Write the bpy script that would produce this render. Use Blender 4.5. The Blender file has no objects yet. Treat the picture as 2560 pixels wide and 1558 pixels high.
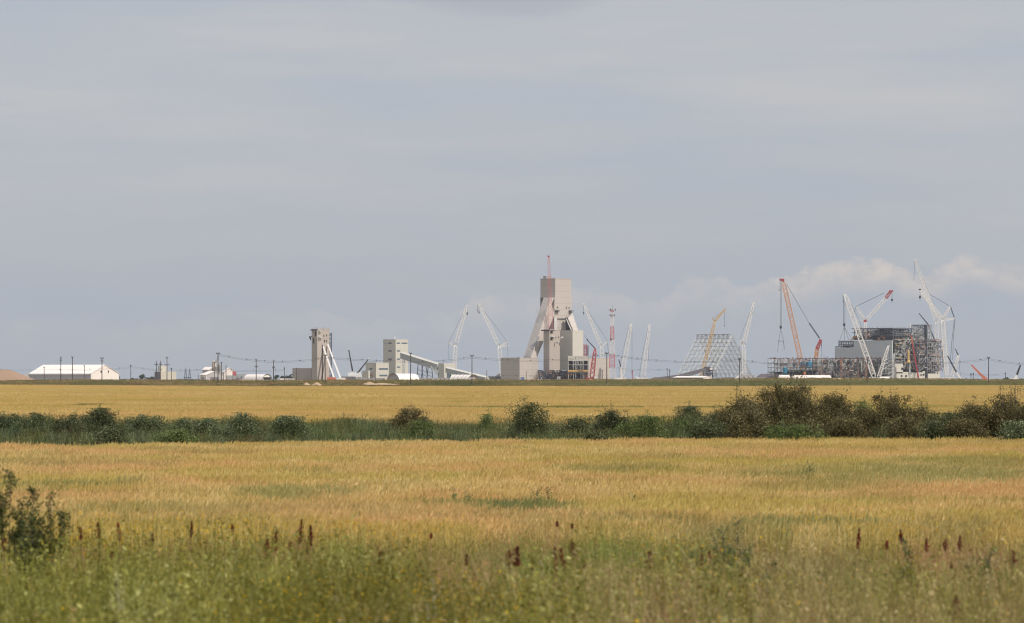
import bpy, math, random
import numpy as np
from mathutils import Vector, Matrix
random.seed(7); RNG = np.random.default_rng(7)
S = bpy.context.scene
COL = S.collection
F = 10666.67; HZ = 947.0; CAMH = 2.7
R = math.radians
# ------------------------------------------------------------------ camera
cam = bpy.data.objects.new('camera', bpy.data.cameras.new('camera')); COL.objects.link(cam)
cam.data.lens = 150; cam.data.sensor_width = 36; cam.data.shift_y = 168 / 2560
cam.location = (0, 0, CAMH); cam.rotation_euler = (R(90), 0, 0)
cam.data.clip_start = 0.5; cam.data.clip_end = 40000
cam.data.dof.use_dof = True; cam.data.dof.focus_distance = 250; cam.data.dof.aperture_fstop = 5.0
S.camera = cam
# ------------------------------------------------------------------ sun, exposure
EL = 50.0
sd = Vector((0.80 * math.cos(R(EL)), -0.60 * math.cos(R(EL)), math.sin(R(EL))))
sun = bpy.data.objects.new('sun', bpy.data.lights.new('sun', 'SUN')); COL.objects.link(sun)
sun.data.energy = 3.6; sun.data.angle = R(0.8); sun.data.color = (1.0, 0.90, 0.80)
sun.rotation_euler = sd.to_track_quat('Z', 'Y').to_euler()
S.view_settings.view_transform = 'Standard'; S.view_settings.look = 'None'
S.view_settings.exposure = 0.0; S.view_settings.gamma = 1.0
S.cycles.max_bounces = 5; S.cycles.diffuse_bounces = 3; S.cycles.volume_bounces = 0; S.cycles.transparent_max_bounces = 4
S.cycles.filter_width = 1.1; S.cycles.use_denoising = True; S.cycles.denoiser = 'OPENIMAGEDENOISE'

def srgb(r, g, b):
    f = lambda c: (c / 255 / 12.92) if c / 255 <= .04045 else ((c / 255 + .055) / 1.055) ** 2.4
    return (f(r), f(g), f(b), 1)

class NT:
    """small node tree helper"""
    def __init__(s, tree): s.t = tree; s.n = tree.nodes; s.l = tree.links
    def add(s, typ, **kw):
        n = s.n.new(typ)
        for k, v in kw.items():
            if k.startswith('i_'): n.inputs[k[2:].replace('_', ' ')].default_value = v
            else: setattr(n, k, v)
        return n
    def link(s, a, b): s.l.new(a, b)
    def math(s, op, a, b=None, c=None, clamp=False):
        n = s.n.new('ShaderNodeMath'); n.operation = op; n.use_clamp = clamp
        for i, v in enumerate((a, b, c)):
            if v is None: continue
            if isinstance(v, (int, float)): n.inputs[i].default_value = v
            else: s.l.new(v, n.inputs[i])
        return n.outputs[0]
    def mix(s, fac, a, b, mode='MIX'):
        n = s.n.new('ShaderNodeMix'); n.data_type = 'RGBA'; n.blend_type = mode
        for i, v in ((0, fac), (6, a), (7, b)):
            if isinstance(v, (int, float, tuple)): n.inputs[i].default_value = v
            else: s.l.new(v, n.inputs[i])
        return n.outputs[2]
    def ramp(s, fac, stops, interp='LINEAR'):
        n = s.n.new('ShaderNodeValToRGB'); n.color_ramp.interpolation = interp
        e = n.color_ramp.elements
        while len(e) > 1: e.remove(e[-1])
        e[0].position = stops[0][0]; e[0].color = stops[0][1]
        for p, c in stops[1:]:
            k = e.new(p); k.color = c
        s.l.new(fac, n.inputs[0]); return n.outputs[0]
    def smooth(s, v, lo, hi):
        n = s.n.new('ShaderNodeMapRange'); n.interpolation_type = 'SMOOTHSTEP'
        s.l.new(v, n.inputs[0]); n.inputs[1].default_value = lo; n.inputs[2].default_value = hi
        return n.outputs[0]
    def noise(s, vec, scale, detail=3, rough=.5):
        n = s.n.new('ShaderNodeTexNoise'); n.inputs['Scale'].default_value = scale
        n.inputs['Detail'].default_value = detail; n.inputs['Roughness'].default_value = rough
        if vec is not None: s.l.new(vec, n.inputs['Vector'])
        return n.outputs['Fac']
    def comb(s, x, y, z):
        n = s.n.new('ShaderNodeCombineXYZ')
        for i, v in enumerate((x, y, z)):
            if isinstance(v, (int, float)): n.inputs[i].default_value = v
            else: s.l.new(v, n.inputs[i])
        return n.outputs[0]

# ------------------------------------------------------------------ world: Nishita sky under a thin cloud veil
W = bpy.data.worlds.new("World"); S.world = W; W.use_nodes = True
W.node_tree.nodes.clear(); w = NT(W.node_tree)
sky = w.add('ShaderNodeTexSky', sky_type='NISHITA', sun_disc=False, sun_elevation=R(EL), sun_rotation=math.atan2(sd.x, sd.y), air_density=1.0, dust_density=1.5)
bg1 = w.add('ShaderNodeBackground', i_Strength=0.10); w.link(sky.outputs[0], bg1.inputs[0])
tc = w.add('ShaderNodeTexCoord'); sp = w.add('ShaderNodeSeparateXYZ'); w.link(tc.outputs['Generated'], sp.inputs[0])
az = w.math('ARCTAN2', sp.outputs[0], sp.outputs[1]); el = w.math('ARCSINE', sp.outputs[2])
# veil of thin high cloud, long faint streaks
v1 = w.comb(w.math('MULTIPLY', az, 11.0), w.math('MULTIPLY', el, 85.0), 0.0)
n1 = w.noise(v1, 1.0, 5, .55)
v2 = w.comb(w.math('MULTIPLY', az, 5.0), w.math('MULTIPLY', el, 22.0), 3.7)
n2 = w.noise(v2, 1.0, 3, .5)
veil = w.ramp(w.math('ADD', w.math('MULTIPLY', n1, .55), w.math('MULTIPLY', n2, .45)),
              [(.36, srgb(170, 179, 192)), (.5, srgb(180, 184, 191)), (.64, srgb(189, 189, 191))])
hz = w.smooth(el, 0.002, 0.075)
veil = w.mix(hz, w.mix(.72, veil, srgb(165, 172, 183)), veil)
wide = w.smooth(el, 0.1, 0.9)
veil = w.mix(wide, veil, srgb(186, 192, 202))
# cumulus line above the horizon, in azimuth/elevation
fc = w.n.new('ShaderNodeFloatCurve'); cv = fc.mapping.curves[0]
def tp(px, py): return ((px - 1280) / F / 0.26 + .5, (HZ - py) / F * 30)
PTS = [(0, 800), (200, 790), (330, 815), (500, 790), (650, 770), (780, 775), (900, 800), (1130, 775), (1190, 738), (1290, 728), (1350, 740), (1440, 722), (1540, 722), (1600, 752), (1660, 740), (1700, 700), (1760, 690), (1860, 708), (1950, 690), (2040, 668), (2130, 650), (2210, 655), (2290, 672), (2370, 655), (2430, 638), (2500, 650), (2600, 668)]
pts = [tp(*p) for p in PTS]
cv.points[0].location = (0, pts[0][1]); cv.points[1].location = (1, pts[-1][1])
for p in pts:
    if 0 < p[0] < 1: cv.points.new(*p)
fc.mapping.update()
w.link(w.math('ADD', w.math('DIVIDE', az, 0.26), .5), fc.inputs['Value'])
top = w.math('DIVIDE', fc.outputs[0], 30.0)
v3 = w.comb(w.math('MULTIPLY', az, 170.0), w.math('MULTIPLY', el, 260.0), 1.3)
n3 = w.noise(v3, 1.0, 6, .6)
edge = w.math('ADD', top, w.math('MULTIPLY', w.math('SUBTRACT', n3, .5), .0068))
dd = w.math('SUBTRACT', edge, el)                       # >0 below the cloud top
body = w.smooth(dd, -.0003, .0013)
low = w.math('SUBTRACT', 1.0, w.smooth(dd, .003, .0095))
thick = w.ramp(w.math('ADD', w.math('DIVIDE', az, 0.26), .5),
               [(0, (.10,) * 3 + (1,)), (.25, (.16,) * 3 + (1,)), (.42, (.2,) * 3 + (1,)), (.47, (.45,) * 3 + (1,)), (.60, (.35,) * 3 + (1,)), (.68, (.45,) * 3 + (1,)), (.74, (.7,) * 3 + (1,)), (.8, (.85,) * 3 + (1,)), (1, (.95,) * 3 + (1,))])
n4 = w.noise(v3, .55, 4, .6)
cm = w.math('MULTIPLY', w.math('MULTIPLY', body, low), w.math('MULTIPLY', thick, w.smooth(n4, .2, .62)))
ccol = w.ramp(n3, [(.32, srgb(181, 181, 185)), (.60, srgb(208, 199, 193))])
veil = w.mix(cm, veil, ccol)
# dim cloud base at the top edge of the view
ca = w.math('DIVIDE', w.math('SUBTRACT', az, -0.0025), .031); ce = w.math('DIVIDE', w.math('SUBTRACT', el, .0905), .0060)
cr = w.math('ADD', w.math('MULTIPLY', ca, ca), w.math('MULTIPLY', ce, ce))
dk = w.math('SUBTRACT', 1.0, w.smooth(w.math('ADD', cr, w.math('MULTIPLY', w.math('SUBTRACT', n1, .5), 2.0)), .1, 1.2))
veil = w.mix(w.math('MULTIPLY', dk, .55), veil, srgb(160, 163, 175))
bg2 = w.add('ShaderNodeBackground', i_Strength=1.08); w.link(veil, bg2.inputs[0])
ms = w.add('ShaderNodeMixShader'); ms.inputs[0].default_value = 0.93
w.link(bg1.outputs[0], ms.inputs[1]); w.link(bg2.outputs[0], ms.inputs[2])
wo = w.add('ShaderNodeOutputWorld'); w.link(ms.outputs[0], wo.inputs[0])

# ------------------------------------------------------------------ helpers
def P(px, py, Y): return Vector(((px - 1280) * Y / F, Y, CAMH - (py - HZ) * Y / F))
def tag(o, label=None, cat=None, group=None, kind=None):
    if label: o['label'] = label
    if cat: o['category'] = cat
    if group: o['group'] = group
    if kind: o['kind'] = kind
    return o
def thing(name, loc, label, cat, group=None):
    o = bpy.data.objects.new(name, None); COL.objects.link(o); o.location = loc
    o.empty_display_size = 1.0
    return tag(o, label, cat, group)
def wloc(o):
    v = Vector((0, 0, 0))
    while o: v += o.location; o = o.parent
    return v
def mesh_np(name, V, faces4, mat, parent=None, loc=None, attrs=None, tris=None):
    """numpy mesh of quads (n,4) and optional float point attributes"""
    V = np.asarray(V, dtype=np.float64)
    base = np.array(wloc(parent)) if parent else (np.array(loc) if loc is not None else np.zeros(3))
    V = (V - base).astype(np.float32)
    me = bpy.data.meshes.new(name); me.vertices.add(len(V)); me.vertices.foreach_set('co', V.ravel())
    fq = np.asarray(faces4, dtype=np.int32); k = fq.shape[1]
    me.loops.add(fq.size); me.loops.foreach_set('vertex_index', fq.ravel())
    me.polygons.add(len(fq)); me.polygons.foreach_set('loop_start', np.arange(0, fq.size, k, dtype=np.int32))
    me.update(calc_edges=True)
    if attrs:
        for an, av in attrs.items():
            a = me.attributes.new(an, 'FLOAT', 'POINT'); a.data.foreach_set('value', np.asarray(av, dtype=np.float32))
    me.materials.append(mat)
    o = bpy.data.objects.new(name, me)
    if parent: o.parent = parent
    elif loc is not None: o.location = loc
    return o
class MB:
    def __init__(s): s.v = []; s.f = []
    def add(s, vs, fs):
        n = len(s.v); s.v += [tuple(v) for v in vs]; s.f += [tuple(i + n for i in f) for f in fs]
    def obox(s, o, a, b, c):
        """box from corner o along vectors a, b, c"""
        o, a, b, c = map(Vector, (o, a, b, c))
        vs = [o, o + a, o + a + b, o + b, o + c, o + a + c, o + a + b + c, o + b + c]
        s.add(vs, [(0, 3, 2, 1), (4, 5, 6, 7), (0, 1, 5, 4), (1, 2, 6, 5), (2, 3, 7, 6), (3, 0, 4, 7)])
    def box(s, c, d):
        x, y, z = d; s.obox((c[0] - x / 2, c[1] - y / 2, c[2] - z / 2), (x, 0, 0), (0, y, 0), (0, 0, z))
    def bar(s, p, q, w, w2=None, n=4):
        p = Vector(p); q = Vector(q); d = q - p
        if d.length < 1e-6: return
        w2 = w if w2 is None else w2
        up = Vector((0, 1, 0)) if abs(d.normalized().y) < .9 else Vector((1, 0, 0))
        a = d.cross(up).normalized(); b = d.cross(a).normalized()
        vs = []
        for e, r in ((p, w / 2), (q, w2 / 2)):
            for k in range(n):
                t = 2 * math.pi * (k + .5) / n; m = 1.414 if n == 4 else 1
                vs.append(e + (a * math.cos(t) + b * math.sin(t)) * r * m)
        fs = [(k, (k + 1) % n, n + (k + 1) % n, n + k) for k in range(n)] + [tuple(range(n))[::-1], tuple(range(n, 2 * n))]
        s.add(vs, fs)
    def line(s, pts, w, n=4):
        for a, b in zip(pts[:-1], pts[1:]): s.bar(a, b, w, n=n)
    def prism(s, pts, ext):
        """polygon pts (3D, planar) extruded by vector ext"""
        n = len(pts); ext = Vector(ext); vs = [Vector(p) for p in pts] + [Vector(p) + ext for p in pts]
        s.add(vs, [tuple(range(n)), tuple(range(2 * n - 1, n - 1, -1))] + [(i, i + n, (i + 1) % n + n, (i + 1) % n) for i in range(n)])
    def lathe(s, c, prof, n=20):
        c = Vector(c); vs = []; fs = []
        for r, z in prof:
            for k in range(n):
                t = 2 * math.pi * k / n; vs.append(c + Vector((r * math.cos(t), r * math.sin(t), z)))
        for i in range(len(prof) - 1):
            for k in range(n): fs.append((i * n + k, i * n + (k + 1) % n, (i + 1) * n + (k + 1) % n, (i + 1) * n + k))
        fs.append(tuple(range(n))[::-1]); fs.append(tuple((len(prof) - 1) * n + k for k in range(n)))
        s.add(vs, fs)
    def lattice(s, p, q, w0, w1, ch=.42, br=.24, taper=(.0, .0), seg=None, depthdir=(0, 1, 0)):
        """square lattice boom: four chords with zigzag bracing on all faces"""
        p = Vector(p); q = Vector(q); d = q - p; L = d.length; dn = d.normalized()
        b = Vector(depthdir); a = dn.cross(b).normalized(); b = a.cross(dn).normalized()
        wm = max(w0, w1)
        n = seg or max(3, int(L / (wm * .85)))
        def wd(t):
            x = w0 + (w1 - w0) * t
            if taper[0] and t < taper[0]: x *= .25 + .75 * t / taper[0]
            if taper[1] and t > 1 - taper[1]: x *= .25 + .75 * (1 - t) / taper[1]
            return x
        ring = []
        for i in range(n + 1):
            t = i / n; c = p + d * t; h = wd(t) / 2
            ring.append([c + a * h + b * h, c - a * h + b * h, c - a * h - b * h, c + a * h - b * h])
        for i in range(n):
            for k in range(4):
                s.bar(ring[i][k], ring[i + 1][k], ch)
                k2 = (k + 1) % 4
                if i % 2: s.bar(ring[i][k], ring[i + 1][k2], br)
                else: s.bar(ring[i][k2], ring[i + 1][k], br)
                if i % 3 == 0: s.bar(ring[i][k], ring[i][k2], br)
    def build(s, name, mat, parent=None, loc=None, smooth=False):
        base = wloc(parent) if parent else Vector(loc) if loc is not None else Vector((0, 0, 0))
        me = bpy.data.meshes.new(name)
        me.from_pydata([(v[0] - base.x, v[1] - base.y, v[2] - base.z) for v in s.v], [], s.f); me.update()
        me.materials.append(mat)
        if smooth: me.shade_smooth()
        o = bpy.data.objects.new(name, me); COL.objects.link(o)
        if parent: o.parent = parent
        else: o.location = base
        return o

# ------------------------------------------------------------------ materials
def newmat(name):
    m = bpy.data.materials.new(name); m.use_nodes = True; t = NT(m.node_tree)
    return m, t, m.node_tree.nodes['Principled BSDF']
def paint(name, col, rough=.55, var=.18, scale=.15, metal=0, seam=None, seamdark=.85, streak=False):
    m, t, p = newmat(name)
    g = t.add('ShaderNodeNewGeometry')
    n = t.noise(g.outputs['Position'], scale, 4, .6)
    c = t.mix(t.math('MULTIPLY', n, 1.0), tuple(x * (1 - var) for x in col[:3]) + (1,), tuple(min(1, x * (1 + var)) for x in col[:3]) + (1,))
    if streak:
        s_ = t.add('ShaderNodeSeparateXYZ'); t.link(g.outputs['Position'], s_.inputs[0])
        v = t.comb(t.math('MULTIPLY', t.math('ADD', s_.outputs[0], s_.outputs[1]), .55), t.math('MULTIPLY', s_.outputs[2], .035), 0.0)
        c = t.mix(t.math('MULTIPLY', t.smooth(t.noise(v, 1.0, 3), .5, .8), .16), c, tuple(x * .55 for x in col[:3]) + (1,))
    if seam:
        s_ = t.add('ShaderNodeSeparateXYZ'); t.link(g.outputs['Position'], s_.inputs[0])
        fr = t.math('FRACT', t.math('DIVIDE', s_.outputs[2], seam))
        ln = t.math('LESS_THAN', fr, .06)
        c = t.mix(t.math('MULTIPLY', ln, 1 - seamdark), c, (.05, .05, .05, 1))
    t.link(c, p.inputs['Base Color']); p.inputs['Roughness'].default_value = rough; p.inputs['Metallic'].default_value = metal
    return m
M = {}
M['beige'] = paint('beige_cladding', srgb(194, 186, 179), seam=5.6, seamdark=.78, var=.05, scale=.05, streak=True)
M['cream'] = paint('cream_cladding', srgb(205, 201, 188), seam=6.2, seamdark=.9, var=.05, scale=.05, streak=True)
M['pale'] = paint('pale_cladding', srgb(208, 206, 196), seam=7.5, seamdark=.92, var=.04, scale=.05, streak=True)
M['conc'] = paint('slipform_concrete', srgb(184, 174, 165), seam=1.9, seamdark=.94, var=.10, scale=.08, streak=True)
M['greywall'] = paint('grey_cladding', srgb(176, 180, 180), var=.04, scale=.04, seam=9, seamdark=.95)
M['millwall'] = paint('mill_cladding', srgb(212, 216, 216), var=.03, scale=.04, seam=9, seamdark=.96)
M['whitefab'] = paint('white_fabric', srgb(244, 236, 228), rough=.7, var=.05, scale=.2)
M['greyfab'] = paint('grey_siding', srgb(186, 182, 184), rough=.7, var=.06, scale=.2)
M['white'] = paint('white_paint', srgb(238, 236, 232), var=.06, scale=.4)
M['glass'] = paint('window_glass', srgb(96, 112, 124), rough=.25, var=.1)
M['dark'] = paint('dark_steel', srgb(58, 58, 66), var=.3, scale=.3)
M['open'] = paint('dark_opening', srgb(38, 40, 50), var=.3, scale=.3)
M['steel'] = paint('galvanised_steel', srgb(150, 150, 152), var=.22, scale=.3, metal=.0)
M['lsteel'] = paint('light_steel', srgb(198, 200, 196), var=.12, scale=.3)
M['blue_steel'] = paint('blue_grey_steel', srgb(92, 100, 116), var=.25, scale=.3)
M['rust'] = paint('primer_steel', srgb(174, 130, 106), var=.3, scale=.4)
M['orange'] = paint('orange_paint', srgb(214, 152, 94), var=.12, scale=.3)
M['yellow'] = paint('yellow_paint', srgb(212, 176, 110), var=.12, scale=.3)
M['red'] = paint('red_paint', srgb(172, 68, 74), var=.12, scale=.3)
M['redor'] = paint('orange_red_paint', srgb(210, 118, 90), var=.12, scale=.3)
M['blue'] = paint('blue_tank_paint', srgb(62, 140, 176), var=.08, scale=.3)
M['bluedoor'] = paint('blue_door_paint', srgb(90, 116, 160), var=.08, scale=.3)
M['wood'] = paint('weathered_wood', srgb(84, 76, 72), var=.2, scale=2)
M['wire'] = paint('wire', srgb(60, 62, 70), var=.1)
M['trailer'] = paint('site_trailer', srgb(196, 190, 190), var=.12, scale=.12)
M['darkgrey'] = paint('dark_roofing', srgb(120, 118, 124), var=.08, scale=.1)
M['stock'] = paint('stockpile', srgb(96, 90, 94), var=.2, scale=.1)
M['dirt'] = paint('bare_dirt', srgb(182, 156, 126), rough=.95, var=.15, scale=.25)
M['rubber'] = paint('crawler_track', srgb(52, 50, 52), var=.2)
def bands(name, c1, c2, h):
    m, t, p = newmat(name)
    g = t.add('ShaderNodeNewGeometry'); s_ = t.add('ShaderNodeSeparateXYZ'); t.link(g.outputs['Position'], s_.inputs[0])
    fr = t.math('LESS_THAN', t.math('FRACT', t.math('DIVIDE', s_.outputs[2], h)), .5)
    t.link(t.mix(fr, c1, c2), p.inputs['Base Color']); p.inputs['Roughness'].default_value = .6
    return m
M['mast'] = bands('red_white_mast', srgb(212, 116, 114), srgb(232, 226, 224), 26)
M['pinkred'] = paint('faded_red_paint', srgb(204, 112, 116), var=.12, scale=.3)

def vegmat(name, tones, base, pos=None, spots=(), transl=.35, rough=.7, hpow=(.15, .75)):
    """foliage: per-blade tone, stalk colour towards the root, patches of differently coloured plants by place"""
    m, t, p = newmat(name)
    a = t.add('ShaderNodeAttribute', attribute_name='tone'); h = t.add('ShaderNodeAttribute', attribute_name='hgt')
    g = t.add('ShaderNodeNewGeometry')
    oi = t.add('ShaderNodeObjectInfo')
    f = t.math('ADD', t.math('MULTIPLY', a.outputs['Fac'], .8), t.math('MULTIPLY', oi.outputs['Random'], .2))
    k = len(tones)
    c = t.ramp(f, [(i / (k - 1), tones[i]) for i in range(k)])
    if pos:
        for (sx, sy, lo, hi, amt, col) in pos:
            s_ = t.add('ShaderNodeSeparateXYZ'); t.link(g.outputs['Position'], s_.inputs[0])
            v = t.comb(t.math('MULTIPLY', s_.outputs[0], 1 / sx), t.math('MULTIPLY', s_.outputs[1], 1 / sy), len(t.n) * .37)
            n = t.noise(v, 1.0, 4, .6)
            c = t.mix(t.math('MULTIPLY', t.smooth(n, lo, hi), amt), c, col)
    for (cx, cy, rx, ry, amt, col) in spots:
        s_ = t.add('ShaderNodeSeparateXYZ'); t.link(g.outputs['Position'], s_.inputs[0])
        dx = t.math('DIVIDE', t.math('SUBTRACT', s_.outputs[0], cx), rx); dy = t.math('DIVIDE', t.math('SUBTRACT', s_.outputs[1], cy), ry)
        r2 = t.math('ADD', t.math('MULTIPLY', dx, dx), t.math('MULTIPLY', dy, dy))
        nn = t.noise(g.outputs['Position'], .45, 5, .7)
        r2 = t.math('ADD', r2, t.math('MULTIPLY', t.math('SUBTRACT', nn, .5), 4.5))
        k_ = t.math('SUBTRACT', 1.0, t.smooth(r2, .2, 1.3))
        c = t.mix(t.math('MULTIPLY', k_, amt), c, col)
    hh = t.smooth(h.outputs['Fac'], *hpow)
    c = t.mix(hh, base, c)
    t.link(c, p.inputs['Base Color']); p.inputs['Roughness'].default_value = rough; p.inputs['Specular IOR Level'].default_value = .3
    tr = t.add('ShaderNodeBsdfTranslucent'); t.link(c, tr.inputs[0])
    mx = t.add('ShaderNodeMixShader'); mx.inputs[0].default_value = transl
    t.link(p.outputs[0], mx.inputs[1]); t.link(tr.outputs[0], mx.inputs[2])
    t.link(mx.outputs[0], m.node_tree.nodes['Material Output'].inputs[0])
    return m

# ------------------------------------------------------------------ ground, berm
def interp(x, xs, ys): return float(np.interp(x, xs, ys))
def ground_mat():
    m, t, p = newmat('soil_and_stubble')
    g = t.add('ShaderNodeNewGeometry')
    n = t.noise(g.outputs['Position'], .05, 6, .6); n2 = t.noise(g.outputs['Position'], 2.0, 5, .7)
    c = t.ramp(t.math('ADD', t.math('MULTIPLY', n, .5), t.math('MULTIPLY', n2, .5)), [(.35, srgb(92, 76, 48)), (.5, srgb(120, 104, 62)), (.65, srgb(150, 124, 80))])
    t.link(c, p.inputs['Base Color']); p.inputs['Roughness'].default_value = .95
    return m
gm = ground_mat()
mb = MB(); X0, X1, Y0, Y1 = -5000, 5000, -30, 8200
xs = np.linspace(X0, X1, 41); ys = np.concatenate([np.linspace(-30, 250, 15), np.linspace(300, 8200, 30)])
nx, ny = len(xs), len(ys)
V = np.array([(x, y, 0.03 * math.sin(x * .13 + y * .21) - .03) for y in ys for x in xs])
Fq = np.array([(j * nx + i, j * nx + i + 1, (j + 1) * nx + i + 1, (j + 1) * nx + i) for j in range(ny - 1) for i in range(nx - 1)])
o = mesh_np('ground', V, Fq, gm); COL.objects.link(o); tag(o, kind='structure')

def berm_mat():
    m, t, p = newmat('grassy_bank')
    g = t.add('ShaderNodeNewGeometry'); s_ = t.add('ShaderNodeSeparateXYZ'); t.link(g.outputs['Position'], s_.inputs[0])
    v = t.comb(t.math('MULTIPLY', s_.outputs[0], 1 / 14), t.math('MULTIPLY', s_.outputs[1], 1 / 60), 0)
    n = t.noise(v, 1.0, 5, .6); n2 = t.noise(g.outputs['Position'], .6, 4, .7)
    c = t.ramp(t.math('ADD', t.math('MULTIPLY', n, .6), t.math('MULTIPLY', n2, .4)), [(.35, srgb(84, 92, 56)), (.48, srgb(120, 108, 68)), (.6, srgb(134, 108, 78)), (.7, srgb(160, 130, 98))])
    t.link(c, p.inputs['Base Color']); p.inputs['Roughness'].default_value = .95
    return m
BX = [-400, 0, 200, 500, 700, 1000, 1300, 1600, 1700, 1850, 2000, 2200, 2400, 2560, 3000]
BT = [953, 954.5, 951.5, 952.5, 953, 952.5, 951.5, 951.5, 951, 949.5, 947.5, 948.5, 950.5, 952, 953]
def berm_z(X, Y):
    px = X / Y * F + 1280
    ztop = CAMH - (interp(px, BX, BT) + .6 * math.sin(px * .05) - HZ) * 1500 / F - .15
    t = max(0, min(1, (Y - 1150) / 350)); t = t * t * (3 - 2 * t) * .5 + t * .5
    f = t if Y <= 1500 else max(0, 1 - (Y - 1560) / 300)
    return max(-.2, -.15 + (ztop + .15) * min(1, f))
xs = np.linspace(-300, 300, 161); ys = np.concatenate([np.linspace(1130, 1560, 26), np.linspace(1600, 1900, 7)])
nx, ny = len(xs), len(ys)
V = np.array([(x, y, berm_z(x, y) + RNG.uniform(-.06, .06)) for y in ys for x in xs])
Fq = np.array([(j * nx + i, j * nx + i + 1, (j + 1) * nx + i + 1, (j + 1) * nx + i) for j in range(ny - 1) for i in range(nx - 1)])
bm_ = berm_mat()
o = mesh_np('grassy_bank', V, Fq, bm_); COL.objects.link(o); tag(o, kind='structure')

# dirt hill at the far left
def heap(name, px0, px1, ytop, Y, mat, depth=None, label=None, cat=None, kind=None, group=None, rough=.06, apex=.5, flat=0.0):
    a = P(px0, 954, Y); b = P(px1, 954, Y); wd = b.x - a.x; h = P(0, ytop, Y).z; dp = depth or wd * .7
    n = 30; V = []; Fq = []
    for j in range(n + 1):
        for i in range(n + 1):
            u = i / n; v = j / n
            uu = (u / apex if u < apex else (1 - u) / (1 - apex)); vv = 1 - abs(2 * v - 1)
            k = min(1, min(uu, vv * 1.6) / (1 - flat)) if flat else min(uu, vv * 1.3, 1)
            z = h * k * (1 + rough * math.sin(i * 1.7 + j * .9)) + RNG.uniform(-1, 1) * h * rough * .5 * (k > 0)
            V.append((a.x + wd * u, Y + dp * v, z - .2))
    Fq = [(j * (n + 1) + i, j * (n + 1) + i + 1, (j + 1) * (n + 1) + i + 1, (j + 1) * (n + 1) + i) for j in range(n) for i in range(n)]
    o = mesh_np(name, V, Fq, mat, loc=(a.x + wd / 2, Y, 0)); COL.objects.link(o); o.data.shade_smooth()
    tag(o, label, cat, group, kind); return o
M['hilldirt'] = paint('hill_dirt', srgb(158, 130, 106), rough=.95, var=.2, scale=.06)
heap('hill', -190, 72, 922, 3000, M['hilldirt'], depth=90, kind='structure', apex=.72, rough=.02)

# ------------------------------------------------------------------ buildings
SC = lambda Y: Y / F
class Bldg:
    """box seen with its nearest vertical edge at pixel pc; left face to pl, right face to pr"""
    def __init__(s, name, label, cat, pl, pc, pr, yt, yb, Y, mat, alpha=45, group=None, parent=None, part='walls', zbase=0, roof=True):
        s.Y = Y; s.k = SC(Y); s.a = R(alpha)
        s.u = Vector((-math.cos(s.a), math.sin(s.a), 0)); s.v = Vector((math.sin(s.a), math.cos(s.a), 0))
        s.C = P(pc, yb, Y); s.pl, s.pc, s.pr = pl, pc, pr
        if zbase is not None: s.C.z = zbase
        s.z1 = P(pc, yt, Y).z; s.yt = yt
        s.L = (pc - pl) * s.k / math.cos(s.a); s.Rr = (pr - pc) * s.k / math.sin(s.a)
        s.root = parent or thing(name, (s.C.x, s.C.y, 0), label, cat, group)
        b = MB(); b.obox(s.C, s.u * s.L, s.v * s.Rr, (0, 0, s.z1 - s.C.z)); s.walls = b.build(part, mat, s.root)
    def pt(s, side, px, py, out=0):
        if side == 'L':
            q = s.C + s.u * ((s.pc - px) * s.k / math.cos(s.a)); q = q - s.v * out
        else:
            q = s.C + s.v * ((px - s.pc) * s.k / math.sin(s.a)); q = q - s.u * out
        q.z = P(0, py, s.Y).z; return q
    def panel(s, side, x0, x1, y0, y1, mat, name, out=.25, th=None, parent=None):
        """slab standing proud of a wall"""
        th = th or out + .4
        a = s.pt(side, x0, y1, out); b = s.pt(side, x1, y1, out); z = P(0, y0, s.Y).z - a.z
        n = (s.v if side == 'L' else s.u) * th
        m = MB(); m.obox(a, b - a, n, (0, 0, z)); return m.build(name, mat, parent or s.root)
    def parapet(s, mat, h=.8, w=.5, name='parapet'):
        m = MB(); o = s.C.copy(); o.z = s.z1
        e = .15
        m.obox(o - s.v * e - s.u * e, s.u * (s.L + 2 * e), s.v * w, (0, 0, h)); m.obox(o - s.u * e + s.v * w, s.v * (s.Rr - w), s.u * w, (0, 0, h))
        m.obox(o + s.v * (s.Rr) - s.u * e, s.u * (s.L + 2 * e), s.v * -w * .9, (0, 0, h * .98)); m.obox(o + s.u * (s.L - w) + s.v * w, s.v * (s.Rr - 2 * w), s.u * w, (0, 0, h * .97))
        return m.build(name, mat, s.root)
    def rail(s, mat, h=1.3, name='roof_railing', zz=None):
        m = MB(); o = s.C.copy(); o.z = zz or s.z1 + .05
        cs = [o, o + s.u * s.L, o + s.u * s.L + s.v * s.Rr, o + s.v * s.Rr]
        for i in range(4):
            a, b = cs[i], cs[(i + 1) % 4]; n = max(2, int((b - a).length / 3))
            for k in range(n): q = a + (b - a) * k / n; m.bar(q, q + Vector((0, 0, h)), .15)
            m.bar(a + Vector((0, 0, h)), b + Vector((0, 0, h)), .15)
        return m.build(name, mat, s.root)

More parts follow.
